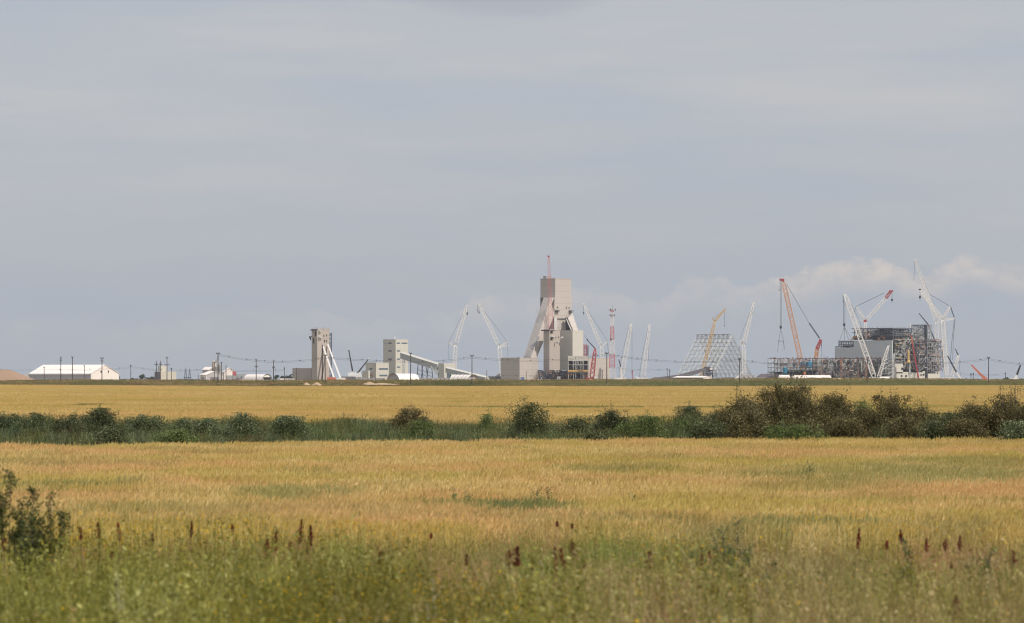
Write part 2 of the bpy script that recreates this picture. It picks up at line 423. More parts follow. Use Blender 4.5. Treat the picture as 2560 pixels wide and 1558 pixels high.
def gable(name, label, cat, pl, pc, pr, ye, yr, yb, Y, wallm, roofm, alpha, endm=None, group=None, over=0.4):
    """gable building, ridge runs along the left (u) direction, gable end faces right"""
    k = SC(Y); a = R(alpha); u = Vector((-math.cos(a), math.sin(a), 0)); v = Vector((math.sin(a), math.cos(a), 0))
    C = P(pc, yb, Y); C.z = 0; L = (pc - pl) * k / math.cos(a); Wd = (pr - pc) * k / math.sin(a)
    ze = P(0, ye, Y).z; zr = P(0, yr, Y).z
    r = thing(name, C, label, cat, group)
    m = MB(); m.obox(C, u * L, v * .4, (0, 0, ze)); m.build('long_wall', wallm, r)
    m = MB(); m.obox(C + v * (Wd - .4), u * L, v * .4, (0, 0, ze)); m.build('back_wall', wallm, r)
    for off, nm in ((.02, 'gable_end'), (L - .42, 'gable_end')):
        m = MB(); q = C + u * off + v * .42
        W2 = Wd - .84
        m.prism([q, q + v * W2, q + v * W2 + Vector((0, 0, ze)), q + v * W2 / 2 + Vector((0, 0, zr - .3)), q + Vector((0, 0, ze))], u * .4); m.build(nm, endm or wallm, r)
    m = MB(); q = C - u * over
    for s_ in (0, 1):
        e = q + (v * (-over) if s_ == 0 else v * (Wd + over)) + Vector((0, 0, ze + .02)); t = q + v * Wd / 2 + Vector((0, 0, zr))
        m.prism([e, t, t + Vector((0, 0, .3)), e + Vector((0, 0, .3))], u * (L + 2 * over))
    m.build('roof', roofm, r)
    return r, C, u, v, L, Wd, ze, zr
def vault(name, label, px0, px1, ytop, Y, alpha, facing, length, openm, group=None, openf=.75, frame=False, archm=None):
    """round fabric shelter; arch plane normal is 'facing' side; width/length in metres"""
    pass
def arch_tent(name, label, cat, c, dirn, W_, H, L, fab, openm, group=None, door=.7, open_end=False, nrib=2):
    """barrel-roofed fabric shelter. c = ground centre of the near end, dirn = axis pointing away from the near end"""
    c = Vector(c); d = Vector(dirn).normalized(); s_ = Vector((d.y, -d.x, 0)); r = thing(name, c, label, cat, group)
    def arc(f, n=18, h=1.0): return [s_ * (-W_ / 2 * f * math.cos(math.pi * i / n)) + Vector((0, 0, H * h * f * math.sin(math.pi * i / n) ** .8)) for i in range(n + 1)]
    A = arc(1); B = arc(.985); m = MB(); n = len(A)
    for i in range(n - 1):
        m.obox(c + A[i], d * L, A[i + 1] - A[i], (B[i] - A[i]) if (B[i] - A[i]).length > .05 else Vector((0, 0, -.1)))
    m.build('fabric_cover', fab, r, smooth=False)
    ends = [0.15] if open_end else [0.15, L - .45]
    for k, e in enumerate(ends):
        if open_end and k == 0: continue
        m = MB(); pts = [c + d * e + p for p in arc(.975)]; m.prism(pts, d * .3); m.build('end_wall', fab, r)
    dw = W_ * .34 * door; m = MB()
    if not open_end:
        m.obox(c - s_ * dw - d * .12, s_ * 2 * dw, d * .2, (0, 0, H * .62)); m.build('door_opening', openm, r)
    else:
        m = MB(); pts = [c + d * 1.2 + p for p in arc(.97)]; m.prism(pts, d * .3); m.build('inner_wall', openm, r)
    for k in range(nrib):
        e = -.25 + k * (L + .2) / (nrib - 1); m = MB(); pts = [c + d * e + p for p in arc(1.02)]
        m.line(pts, .35)
        m.build('rib', M['steel'] if k else M['dark'], r)
    return r

# --- long white fabric hall on the left
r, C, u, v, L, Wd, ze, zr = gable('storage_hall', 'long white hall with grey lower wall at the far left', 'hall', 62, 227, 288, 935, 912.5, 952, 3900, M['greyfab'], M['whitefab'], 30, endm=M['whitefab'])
for t in (.36, .62):
    m = MB(); q = C + v * (Wd * t) - u * .1; q.z = P(0, 932, 3900).z
    m.obox(q - v * .9, v * 1.8, u * .3, (0, 0, 2.0)); m.build('vent', M['dark'], r)
m = MB(); q = C + u * L * .02 - v * .3; m.obox(q + Vector((0, 0, ze - .8)), u * L * .97, v * .25, (0, 0, .8)); m.build('eave_band', M['white'], r)
m = MB(); q = C + u * (L + .6); m.prism([q - v * 1.0, q - v * 1.0 + u * 3, q + u * 5 + Vector((0, 0, ze)), q + Vector((0, 0, ze))], v * .6); m.build('buttress', M['whitefab'], r)

# --- grey and cream silo block at px 385-438
b = Bldg('elevator_building', 'small block of grey and cream boxes between the left pole pairs', 'building', 385, 402, 438, 929, 952, 4100, M['cream'])
b.panel('L', 385.6, 401.6, 930, 952, M['darkgrey'], 'grey_wall', .3)
Bldg('', '', '', 396, 402, 417, 915, 929, 4105, M['cream'], parent=b.root, part='upper_storey', zbase=b.z1 + .02)
m = MB(); q = P(397, 928, 4080); m.bar(q, P(397, 915, 4080), 1.0, n=8); m.build('duct', M['steel'], b.root)

# --- small batch plant at px 495-590
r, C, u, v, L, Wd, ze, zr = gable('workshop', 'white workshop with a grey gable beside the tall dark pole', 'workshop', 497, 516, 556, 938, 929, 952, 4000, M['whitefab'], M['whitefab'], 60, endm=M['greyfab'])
m = MB(); q = C + v * (Wd * .25) - u * .3; m.obox(q, v * Wd * .5, u * .3, (0, 0, 4.2)); m.build('door_opening', M['darkgrey'], r)
m = MB(); q = C + u * L * .3 - v * .3; m.obox(q, u * L * .4, v * .3, (0, 0, 4.2)); m.build('side_door', M['greywall'], r)
t = thing('batch_plant', P(540, 954, 4120), 'cluster of slim grey silos rising behind the white workshop', 'silos')
for x, yt, wdt, mt in ((534, 901, 4.6, 'conc'), (541, 899, 3.4, 'steel'), (549, 908, 3.6, 'steel')):
    m = MB(); c = P(x, 954, 4120); c.z = 0; h = P(0, yt, 4120).z; w2 = wdt * .36
    m.lathe(c, [(w2, 0), (w2, h * .85), (w2 * .85, h * .92), (w2 * .3, h)], 14); m.build('silo', M[mt], t)
m = MB(); m.box(P(542, 912, 4115), (3, 2, 4)); m.build('silo_top_box', M['white'], t)
m = MB(); m.lattice(P(537, 952, 4110), P(546, 888, 4110), 1.6, 1.2, .2, .12); m.build('bucket_elevator', M['steel'], t)
m = MB(); m.obox(P(566, 954, 4100) , (10, 0, 0), (0, 6, 0), (0, 0, 5.8)); m.build('lower_shed', M['greywall'], t)
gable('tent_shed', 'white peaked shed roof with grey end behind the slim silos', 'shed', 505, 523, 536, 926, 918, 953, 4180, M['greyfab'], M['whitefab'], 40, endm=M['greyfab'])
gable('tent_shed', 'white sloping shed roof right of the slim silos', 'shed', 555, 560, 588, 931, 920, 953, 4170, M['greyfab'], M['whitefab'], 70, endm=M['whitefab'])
def simple_box(name, label, cat, x0, x1, yt, Y, mat, dep=8, group=None, extra=None, roofm=None):
    a = P(x0, 954, Y); c = P(x1, 954, Y); h = P(0, yt, Y).z; r = thing(name, ((a.x + c.x) / 2, Y, 0), label, cat, group)
    m = MB(); m.obox((a.x, Y, 0), (c.x - a.x, 0, 0), (0, dep, 0), (0, 0, h)); m.build('body', mat, r)
    m = MB(); m.obox((a.x - .15, Y - .15, h + .003), (c.x - a.x + .3, 0, 0), (0, dep + .3, 0), (0, 0, .25)); m.build('roof', roofm or M['greywall'], r)
    n = max(1, int((x1 - x0) / 9)); w_ = (c.x - a.x) / n
    for k in range(n):
        m = MB(); m.obox((a.x + w_ * (k + .3), Y - .08, h * .5), (w_ * .35, 0, 0), (0, .2, 0), (0, 0, h * .28)); m.build('window', M['glass'], r)
    return r
simple_box('low_shed', 'low greenish grey shed between the batch plant and the round shelter', 'shed', 588, 620, 937, 4300, M['greywall'], 15)
r = thing('red_hopper', P(586, 954, 4060), 'small red hopper on legs beside the white shed roof', 'hopper'); r.location.z = 0
m = MB(); q = P(586, 932.5, 4060); m.box(q, (3.6, 2.4, 2.6)); m.prism([q + Vector((-1.8, -1, -1.3)), q + Vector((1.8, -1, -1.3)), q + Vector((.5, -1, -3)), q + Vector((-.5, -1, -3))], (0, 2, 0)); m.build('bin', M['pinkred'], r)
m = MB()
for dx in (-1.6, 1.6): m.bar((q.x + dx, q.y, 0), (q.x + dx, q.y, q.z), .4)
m.bar((q.x - 1.6, q.y, 0), (q.x + 1.6, q.y, q.z - 3), .25); m.build('support_frame', M['blue_steel'], r)
heap('stockpile', 577, 616, 945.5, 3700, M['stock'], label='low dark stockpile left of the round white shelter', cat='stockpile', flat=.3)

# --- round shelters
A45 = lambda s=1: Vector((-.8 * s, .6, 0))
c = P(668, 954, 3800); c.z = 0
arch_tent('arch_shelter', 'round white shelter with a dark open doorway left of the brown tower', 'shelter', c, (-.75, .66, 0), 11.5, 6.6, 24, M['whitefab'], M['open'], door=1.15, group='round white shelters')
c = P(983, 954, 3750); c.z = 0
arch_tent('arch_shelter', 'round white shelter open at its left end below the pale conveyor tower', 'shelter', c, (.7, .7, 0), 15, 7.2, 25, M['whitefab'], M['greyfab'], open_end=True, group='round white shelters')
c = P(1183, 954, 3700); c.z = 0
arch_tent('arch_shelter', 'round white shelter with dark ribs right of the transfer house', 'shelter', c, (-.75, .66, 0), 12.5, 6.2, 22, M['whitefab'], M['greyfab'], open_end=True, group='round white shelters', nrib=6)

# --- brown shaft tower (px 730-860)
Y = 4000
b = Bldg('shaft_tower', 'tall square concrete shaft tower with two slanting white struts', 'tower', 778.5, 793, 822, 825, 953, Y, M['conc'])
T = b
b.parapet(M['conc'], 1.0, .6)
bb = Bldg('', '', '', 730, 778, 808, 920.5, 953, Y + 12, M['conc'], parent=b.root, part='collar_building', alpha=25)
b.panel('L', 776, 793.5, 824, 826.2, M['dark'], 'cornice', .8)
b.panel('R', 804, 806.5, 862, 953, M['dark'], 'painted_shadow', .12)  # vertical shadow on the lit face, painted as a thin dark panel
for side, x0, x1, y0, y1, nm in (('L', 787, 790.5, 829, 841, 'slot_opening'), ('L', 782, 785.5, 846, 859, 'slot_opening'), ('R', 808, 810, 837, 842, 'window'), ('R', 814.5, 816.5, 836, 841, 'window'), ('R', 809.5, 811.5, 849, 856, 'window'), ('R', 814.5, 816, 850, 856, 'window')):
    b.panel(side, x0, x1, y0, y1, M['open'], nm, .12)
for side, x0, x1, y in (('R', 796, 801, 829), ('R', 795, 802, 844.5), ('L', 776, 778.5, 843)):
    m = MB(); a = b.pt(side, x0, y, 2.2); c2 = b.pt(side, x1, y, 2.2); n = (b.v if side == 'L' else b.u) * 2.2
    m.obox(a, c2 - a, n, (0, 0, .8)); m.prism([a, a + n, a + n + Vector((0, 0, -3.4))], (c2 - a) * .3); m.build('platform', M['lsteel'] if side == 'R' else M['dark'], b.root)
for p0, p1 in (((806, 861), (838, 953)), ((820, 862), (854, 953))):
    q0 = P(*p0, Y + 8); q1 = P(*p1, Y - 22); m = MB(); m.bar(q1, q0, 1.5, 1.3); m.build('strut', M['white'], b.root)
m = MB(); p0 = P(825, 953, Y + 16); p0.z = 0; p1 = P(825, 832, Y + 16); m.lattice(p0, p1, 3.0, 3.0, .45, .32, seg=24); m.build('stair_frame', M['dark'], b.root)
for k in range(12):
    z = p1.z * (k + .5) / 12; m = MB(); m.box((p0.x, p0.y, z), (2.6, 2.4, .35)); m.build('stair_landing', M['rust'] if k % 3 == 0 else M['dark'], b.root)
m = MB()
for k in range(9): q = b.C + b.u * b.L * (k % 3) / 2.2 + b.v * b.Rr * (k // 3) / 2.2; q.z = b.z1; m.bar(q, q + Vector((0, 0, 2.0 + (k % 2))), .3)
m.build('rebar', M['rust'], b.root)
# --- trucks and machinery at its foot
def truck(label, px, Y, mat, cab=True, flip=1, L=9, group='vehicles at the foot of the plant', h=3.2):
    c = P(px, 954, Y); c.z = 0; r = thing('truck', c, label, 'truck', group)
    m = MB(); m.box((c.x - flip * 1.2, Y, 1.0 + h * .32), (L * .68, 2.5, h * .64)); m.build('cargo_body', mat, r)
    m = MB(); m.box((c.x + flip * L * .34, Y, 1.75), (2.0, 2.4, 2.1)); m.build('cab', M['white'] if mat is not M['white'] else M['redor'], r)
    m = MB(); m.box((c.x, Y, .85), (L * .92, 1.0, .3)); m.build('chassis', M['dark'], r)
    for dx in (-.36, -.22, .33):
        w_ = MB(); q = Vector((c.x + flip * dx * L, Y, .5)); w_.bar(q - Vector((0, 1.2, 0)), q + Vector((0, 1.2, 0)), 1.0, n=12)
        w_.build('axle_wheels', M['rubber'], r)
    return r
truck('white lorry parked left of the brown tower wing', 712, 3700, M['white'])
truck('orange red loader beside the feet of the slanting struts', 832, 3700, M['redor'], h=4.6, L=11)
truck('small pale lorry just left of the brown wing wall', 724, 3650, M['trailer'])
truck('white lorry below the dark upright boom', 858, 3700, M['white'], h=4)
truck('white pickup parked by the dark gable building right edge', 1896, 3700, M['white'], L=7, h=2.6)

# --- cranes
def hookset(r, top, bot, col='dark', size=1.3, w=.22, n=1):
    m = MB(); m.bar(top, bot, w); m.build('hoist_line', M['wire'], r)
    m = MB(); b_ = Vector(bot); m.lathe(b_ - Vector((0, 0, size)), [(.1, 0), (size * .45, size * .4), (size * .55, size * 1.1), (size * .2, size * 1.5)], 8)
    m.bar(b_ - Vector((0, 0, size * 1.0)), b_ - Vector((0, 0, size * 1.9)), .3); m.build('hook_block', M[col], r)
def crawler(r, c, mat, s=1.0, flip=1):
    x, y = c.x, c.y
    for dy in (-2.9, 2.9):
        m = MB(); pr = [(-4.6, .2), (-4, 0), (4, 0), (4.6, .2), (4.6, 1.2), (4, 1.5), (-4, 1.5), (-4.6, 1.2)]
        m.prism([Vector((x + a * s, y + (dy - .5) * s, b * s)) for a, b in pr], (0, 1.0 * s, 0)); m.build('crawler_track', M['rubber'], r)
    m = MB(); m.box((x, y, 2.6 * s), (8 * s, 3.2 * s, 1.9 * s)); m.box((x - flip * 4.5 * s, y, 2.9 * s), (1.6 * s, 4.2 * s, 2.4 * s)); m.build('upper_works', mat, r)
    m = MB(); m.box((x + flip * 3.4 * s, y - 2.2 * s, 2.9 * s), (1.8 * s, 1.1 * s, 2.0 * s)); m.build('cab', M['white'], r)
def crane(label, Y, base, knee, tip, col='white', w=(2.6, 2.8, 2.0), masts=(), pend=(), hooks=(), group='lattice boom cranes on the site', ch=.55, br=.30, body=True, tipcol=None, pw=.2, jibcol=None, mastcol=None, flip=1, ztop=None):
    c = P(base[0], 954, Y); c.z = 0; r = thing('lattice_crane', c, label, 'crane', group)
    B = P(*base, Y); B.z = max(B.z, 0) if base[1] < 945 else 2.5
    if body: crawler(r, c, M[col], flip=flip)
    def part(nm, a, b, w0, w1, mt, tp=(.06, .06)):
        m = MB(); m.lattice(a, b, w0, w1, ch, br, tp); return m.build(nm, M[mt], r)
    K = P(*knee, Y) if knee else None; Tt = P(*tip, Y)
    if K:
        part('main_boom', B, K, w[0], w[1], col); part('luffing_jib', K, Tt, w[1] * .95, w[2], jibcol or col, (.05, .12))
    else: part('main_boom', B, Tt, w[0], w[2], col, (.05, .06))
    for mp in masts:
        a = P(*mp[0], Y); b = P(*mp[1], Y); wd_ = mp[2] if len(mp) > 2 else 1.1
        m = MB(); m.lattice(a, b, wd_, wd_ * .7, ch * .8, br * .8, (.1, .1)); m.build('mast', M[mastcol or col], r)
    for pl_ in pend:
        for off in (-.5, .5):
            m = MB(); m.line([P(x, y, Y + off) for x, y in pl_], pw)
            m.build('pendant_line', M['wire'], r)
    for hk in hooks: hookset(r, P(hk[0], hk[1], Y - .2), P(hk[2], hk[3], Y - .2), size=hk[4] if len(hk) > 4 else 1.2)
    m = MB(); m.box(Tt, (2.0, 1.6, 1.2)); m.bar(Tt, Tt + Vector(((Tt.x - (K or B).x) * .0 - 1.3, 0, .5)), .5); m.build('boom_head', M[tipcol or col], r)
    return r
def telescopic(label, Y, base, mid, tip, col='white', inner='dark', w=(1.6, .9), body=True, group='telescopic cranes on the site', name='telescopic_crane'):
    c = P(base[0], 954, Y); c.z = 0; r = thing(name, c, label, 'crane', group)
    B = P(base[0], min(base[1], 948), Y); Mi = P(*mid, Y); Tt = P(*tip, Y)
    m = MB(); m.bar(B, Mi, w[0] * 1.15, w[0]); m.build('outer_boom', M[col], r)
    m = MB(); n = 3
    for k in range(n): m.bar(Mi + (Tt - Mi) * k / n, Mi + (Tt - Mi) * (k + 1) / n, w[0] * (.9 - k * .12), w[0] * (.9 - k * .12))
    m.build('inner_boom', M[inner], r)
    m = MB(); m.box(Tt, (1.3, 1, 1)); m.build('boom_head', M[col], r)
    if body: crawler(r, c, M[col], .8)
    return r
telescopic('dark upright telescopic boom right of the struts, white at its foot', 3900, (884, 950), (881.5, 929), (871.5, 873), w=(1.5, .9))
telescopic('dark telescopic boom slanting up right beside the pale building', 3900, (892, 950), (894, 933), (922, 897), w=(1.5, .9))
for k, (x, lab) in enumerate(((876, 'leftmost of three white engine housings in front of the telescopic booms'), (887, 'middle one of three white engine housings in front of the telescopic booms'), (898, 'rightmost of three white engine housings in front of the telescopic booms'))):
    c = P(x, 954, 3860); c.z = 0; r = thing('crane_carrier', c, lab, 'carrier', 'white engine housings')
    m = MB(); h = 8.6; m.prism([c + Vector((-1.8, 0, 4)), c + Vector((2.2, 0, 4)), c + Vector((.9, 0, h)), c + Vector((-2.4, 0, h - 1)),], (0, 2.4, 0)); m.build('housing', M['white'], r)
    m = MB(); m.box((c.x, c.y + 1.2, 2), (3.2, 2.2, 4)); m.build('carrier_frame', M['darkgrey'], r)

simple_box('site_cabin', 'dark grey flat roofed cabin right of the slanting struts', 'cabin', 853, 888, 942, 3850, M['darkgrey'], 8)
for k, (x0, x1) in enumerate(((890, 925), (926, 962))):
    simple_box('site_trailer', ['long pale trailer under the pale stepped building, left one', 'long pale trailer left of the round shelter, right one'][k], 'trailer', x0, x1, 946, 3840, M['trailer'], 4, group='long pale site trailers')
for k, (x0, x1) in enumerate(((1044, 1084), (1086, 1128))):
    simple_box('site_trailer', ['long pale trailer under the sloping conveyor, left one', 'long pale trailer in front of the transfer house'][k], 'trailer', x0, x1, 945.5, 3840, M['trailer'], 4, group='long pale site trailers')

# --- pale stepped building + conveyor tower
b = Bldg('office_block', 'pale two tone block with blue window strips left of the conveyor tower', 'building', 913, 939.5, 971, 908, 954, 4000, M['pale'])
Bldg('', '', '', 905, 921, 925, 927, 954, 3999, M['pale'], parent=b.root, part='annex')
b.parapet(M['pale'], .5, .4)
for side, x0, x1, y0, y1 in (('L', 923, 931, 920, 924), ('R', 947, 969, 920.5, 924.5), ('R', 948, 968, 937, 941)): b.panel(side, x0, x1, y0, y1, M['glass'], 'window', .1)
b.panel('L', 916, 931, 936.5, 939.5, M['rust'], 'canopy', 1.2)
b = Bldg('conveyor_tower', 'tall pale tower with rows of blue windows and a sloping conveyor', 'tower', 957, 989, 1019.5, 850, 954, 4050, M['pale'])
b.parapet(M['pale'], .6, .4)
for side, x0, x1, y in (('L', 970, 979, 858), ('L', 970, 979, 877.5), ('L', 970, 979, 898), ('R', 991.5, 1000, 858), ('R', 1003.5, 1017.5, 858), ('R', 992.5, 1000, 877.5), ('R', 992.5, 1000, 898), ('R', 992.5, 1000, 918)):
    b.panel(side, x0, x1, y - 1.6, y + 1.6, M['glass'], 'window', .1)
b.panel('R', 1005, 1012, 892, 934, M['greywall'], 'recessed_bay', .12)
b.panel('L', 962, 964, 858.5, 860.5, M['open'], 'vent', .2)
m = MB(); q = P(986, 850, 4060); m.bar(q, q + Vector((0, 0, 3)), .4); m.bar(q + Vector((1.5, 0, 0)), q + Vector((1.5, 0, 3.6)), .3); m.build('antenna', M['white'], b.root)
def gallery(label, p0, p1, Y0, Y1, h=4.6, wd=4.5, group='inclined conveyor galleries', trestles=()):
    a = P(*p0, Y0); c = P(*p1, Y1); r = thing('conveyor_gallery', (c.x, c.y, 0), label, 'conveyor', group)
    d = (c - a); s_ = Vector((-d.y, d.x, 0)).normalized()
    if s_.y > 0: s_ = -s_
    s_ *= wd / 2
    m = MB(); m.obox(a + s_ - Vector((0, 0, h)), d, -s_ * 2, (0, 0, h)); m.build('gallery_wall', M['greywall'], r)
    m = MB(); m.prism([a + s_ * 1.12 + Vector((0, 0, .01)), a + Vector((0, 0, 1.2)), a - s_ * 1.12 + Vector((0, 0, .01))], d); m.build('gallery_roof', M['pale'], r)
    for t in trestles:
        q = a + d * t; q.z -= h; m = MB()
        for e in (-1, 1):
            f = Vector((q.x, q.y, 0)) + s_ * e * 1.5; m.bar(f, q + s_ * e * .8, .7)
        for z in (.25, .5, .75):
            m.bar(Vector((q.x, q.y, q.z * z)) + s_ * 1.3, Vector((q.x, q.y, q.z * (z - .2))) - s_ * 1.3, .4)
        m.build('trestle', M['blue_steel'], r)
    return r
gallery('upper inclined conveyor running from the pale tower to the transfer house', (1006, 882), (1098, 911), 4040, 3990, 5.6, 5, trestles=(.48, .6, .75))
b = Bldg('transfer_house', 'small pale transfer house between the two inclined conveyors', 'building', 1095, 1110, 1138, 908.5, 954, 3980, M['pale'])
b.panel('R', 1117, 1127, 932, 948, M['glass'], 'doorway', .1)
m = MB(); m.bar(P(1077, 916, 3985), P(1097, 940, 3985), 1.4); m.bar(P(1088, 918, 3985), P(1094, 934, 3985), .9); m.build('brace', M['greywall'], b.root)
gallery('lower inclined conveyor sloping down behind the ribbed round shelter', (1118, 920), (1218, 944), 3975, 3935, 4.4, 4.5, trestles=(.12, .35))
simple_box('storage_shed', 'long low dark grey shed left of the square beige block', 'shed', 1200, 1256, 941.5, 4000, M['darkgrey'], 30)
heap('stockpile', 1218, 1300, 926, 4300, M['stock'], label='pale sloping stockpile roof behind the long dark shed', cat='stockpile', rough=.01)
bpy.data.objects[-1] if False else None

# --- square beige blocks and headframe
b = Bldg('hoist_house', 'square beige block left of the headframe, with a blue door', 'building', 1251.5, 1299, 1346, 896, 954, 3925, M['beige'])
b.parapet(M['beige'], .6, .4)
b.panel('R', 1301.5, 1310.5, 943, 954, M['bluedoor'], 'roller_door', .15)
for side, x, y in (('L', 1259, 939), ('L', 1290, 939), ('R', 1328, 940), ('R', 1340, 940)): b.panel(side, x - .8, x + .8, y - 1, y + 1, M['open'], 'vent', .1)
m = MB(); m.prism([P(1288, 896, 3935), P(1299, 896, 3935), P(1299, 892, 3935)], (0, 8, 0)); m.build('roof_hood', M['darkgrey'], b.root)
m = MB(); a = P(1309, 893, 3945); m.lattice(a, P(1326, 893, 3945), 1.4, 1.4, .3, .2); m.build('roof_railing', M['steel'], b.root)
b = Bldg('hoist_house', 'beige block right of the headframe, behind the red boom', 'building', 1462, 1471, 1525, 897, 954, 4060, M['beige'])
b.parapet(M['beige'], .6, .4)

Y = 3975
hf = Bldg('headframe', 'tallest grey and beige headframe with splayed legs', 'headframe', 1351.2, 1388, 1428.5, 697, 744, Y, M['beige'], part='upper_head', zbase=P(0, 744, Y).z)
hf.parapet(M['beige'], .4, .4)
h2 = Bldg('', '', '', 1369, 1386.4, 1430, 743.2, 796, Y - 1, M['beige'], parent=hf.root, part='lower_head', zbase=P(0, 796, Y).z)
# hanging side shaft behind the left leg
h2.panel('L', 1371, 1385.8, 743.5, 828, M['beige'], 'side_shaft', .3, th=3)
hf.panel('L', 1351.4, 1355.4, 743.8, 776, M['darkgrey'], 'side_slab', .3, th=2)
for x0, x1, yt, mt in ((1358, 1366, 690, 'darkgrey'), (1368, 1379, 690.5, 'conc')):
    m = MB(); a = P(x0, 697, Y + 14); m.obox(a, (P(x1, 0, Y).x - P(x0, 0, Y).x, 0, 0), (0, 4, 0), (0, 0, (697 - yt) * SC(Y))); m.build('roof_unit', M[mt], hf.root)
for side, x, y in (('R', 1394, 768.5), ('R', 1416, 769), ('R', 1423, 769.5)): h2.panel(side, x - 1.1, x + 1.1, y - 2, y + 2, M['open'], 'opening', .12)
for x0, x1, y in ((1387, 1396, 777), (1422, 1431, 777)):
    m = MB(); a = h2.pt('R', x0, y, 2.0); c2 = h2.pt('R', x1, y, 2.0)
    for z in (0, 1.2): m.obox(a + Vector((0, 0, -z)), c2 - a, h2.u * 2.0, (0, 0, .45))
    m.build('platform', M['dark'], hf.root)
def leg(name, a0, a1, b0, b1, Ya0, Ya1, Yb0, Yb1, ext, mat):
    """inclined box leg from its visible face: top edge a0-a1, bottom edge b0-b1, each corner at its own distance"""
    p = [P(*a0, Ya0), P(*a1, Ya1), P(*b1, Yb1), P(*b0, Yb0)]
    m = MB(); n = 4; vs = p + [q + Vector(ext) for q in p]
    m.add(vs, [(0, 1, 2), (0, 2, 3), (4, 6, 5), (4, 7, 6), (0, 4, 5, 1), (1, 5, 6, 2), (2, 6, 7, 3), (3, 7, 4, 0)]); return m.build(name, mat, hf.root)
leg('inclined_leg', (1359, 744), (1377, 744), (1308, 897), (1326, 897), 3978, 3971, 3952, 3944, (3, 3, 0), M['beige'])
leg('inclined_leg', (1376, 750), (1386, 788), (1326, 897), (1341, 897), 3970, 3973, 3943.5, 3948, (-1.5, 4, 0), M['beige'])
leg('inclined_leg', (1420, 796), (1431, 783), (1434, 828), (1446, 828), 3977, 3981, 3972, 3976, (-1, 4, 0), M['beige'])
m = MB(); m.lattice(P(1347, 775, 3952), P(1340, 862, 3932), 4.5, 4.5, .14, .10, seg=9); m.build('scaffold_stair', M['steel'], hf.root)
m = MB(); m.lattice(P(1330, 873, 3936), P(1348, 842, 3944), 1.5, 1.5, .35, .25, seg=7); m.build('access_stair', M['blue_steel'], hf.root)
hm = Bldg('', '', '', 1389, 1392, 1417, 795, 829, Y + 3, M['beige'], parent=hf.root, part='mid_wall', zbase=P(0, 829, Y).z)
m = MB(); m.box(P(1389, 811, Y - 2), (2.6, 2.6, 31 * SC(Y))); m.build('white_column', M['white'], hf.root)
m = MB(); m.box(P(1422, 811, Y + 6), (6, 3, 34 * SC(Y))); m.build('dark_bay', M['open'], hf.root)
m = MB(); m.bar(P(1416, 797, Y - 1), P(1429, 827, Y - 1), .8); m.build('brace', M['white'], hf.root)
# collar house blocks
l1 = Bldg('shaft_house', 'twin grey and beige shaft blocks standing in front of the headframe legs', 'building', 1359, 1373.5, 1400, 826, 926, 3940, M['conc'], part='left_block', zbase=P(0, 926, 3940).z)
l1.parapet(M['conc'], .8, .5)
l2 = Bldg('', '', '', 1400.2, 1431.5, 1458.5, 826, 925, 3952, M['pale'], parent=l1.root, part='right_block', zbase=P(0, 925, 3952).z)
l1.panel('L', 1355, 1374, 824.5, 827.5, M['dark'], 'cornice', 1.4)
for x, y, h in ((1389.5, 844, 4.5), (1396.5, 843, 4.5), (1386.5, 858, 3), (1391, 857, 3), (1394.5, 857, 3), (1398.5, 858, 3), (1386, 863, 6), (1399, 862, 4)): l1.panel('R', x - .7, x + .7, y - h / 2, y + h / 2, M['open'], 'slot_opening', .1)
for x0, x1, y, mt in ((1376, 1383, 828, 'dark'), (1376, 1383, 845, 'dark'), (1400, 1405, 844, 'white'), (1379, 1384, 844, 'white')):
    m = MB(); a = l1.pt('R', x0, y, 2.0); c2 = l1.pt('R', x1, y, 2.0); m.obox(a, c2 - a, l1.u * 2.0, (0, 0, .8)); m.prism([a, a + l1.u * 2, a + l1.u * 2 + Vector((0, 0, -2.6))], (c2 - a) * .3); m.build('platform', M[mt], l1.root)
for x in (1390, 1396.5):
    m = MB(); m.obox(P(x - 2, 931, 3937), (4 * SC(3937), 0, 0), (0, 2, 0), (0, 0, 2.6)); m.build('white_hatch', M['white'], l1.root)
# open trusswork under the blocks
def clutter(name, x0, x1, y0, y1, Y, dep, n, mats, parent, w=.45, tilt=.6, back=True, lmin=3, lmax=9):
    """crossing struts, pipes and members inside a box region; one mesh per material"""
    A = P(x0, y1, Y); B = P(x1, y0, Y)
    groups = {k: MB() for k in mats}
    keys = list(mats)
    for i in range(n):
        q = Vector((random.uniform(A.x, B.x), Y + random.uniform(0, dep), random.uniform(max(0, A.z), B.z)))
        t = random.random(); L_ = random.uniform(lmin, lmax)
        if t < .4: d = Vector((0, 0, 1))
        elif t < .75: d = Vector((.7 * random.choice((-1, 1)), .7, 0))
        else: d = Vector((random.choice((-1, 1)) * .6, .3, .8))
        e = q + d * L_; e.x = min(max(e.x, A.x), B.x); e.z = min(max(e.z, max(0, A.z)), B.z)
        groups[random.choice(keys)].bar(q, e, w * random.uniform(.7, 1.5))
    for k, g in groups.items():
        if g.v: g.build(name, M[k], parent)
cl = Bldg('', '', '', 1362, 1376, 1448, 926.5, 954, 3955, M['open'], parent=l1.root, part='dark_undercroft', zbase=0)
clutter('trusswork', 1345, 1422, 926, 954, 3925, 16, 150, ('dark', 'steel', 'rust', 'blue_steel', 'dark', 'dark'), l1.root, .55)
m = MB()
for k in range(6): m.bar(P(1344 + k * 5, 953, 3930), P(1355 + k * 4, 926, 3932), .7); m.bar(P(1358 + k * 5, 953, 3930), P(1350 + k * 4, 928, 3931), .5)
m.build('raking_truss', M['blue_steel'], l1.root)
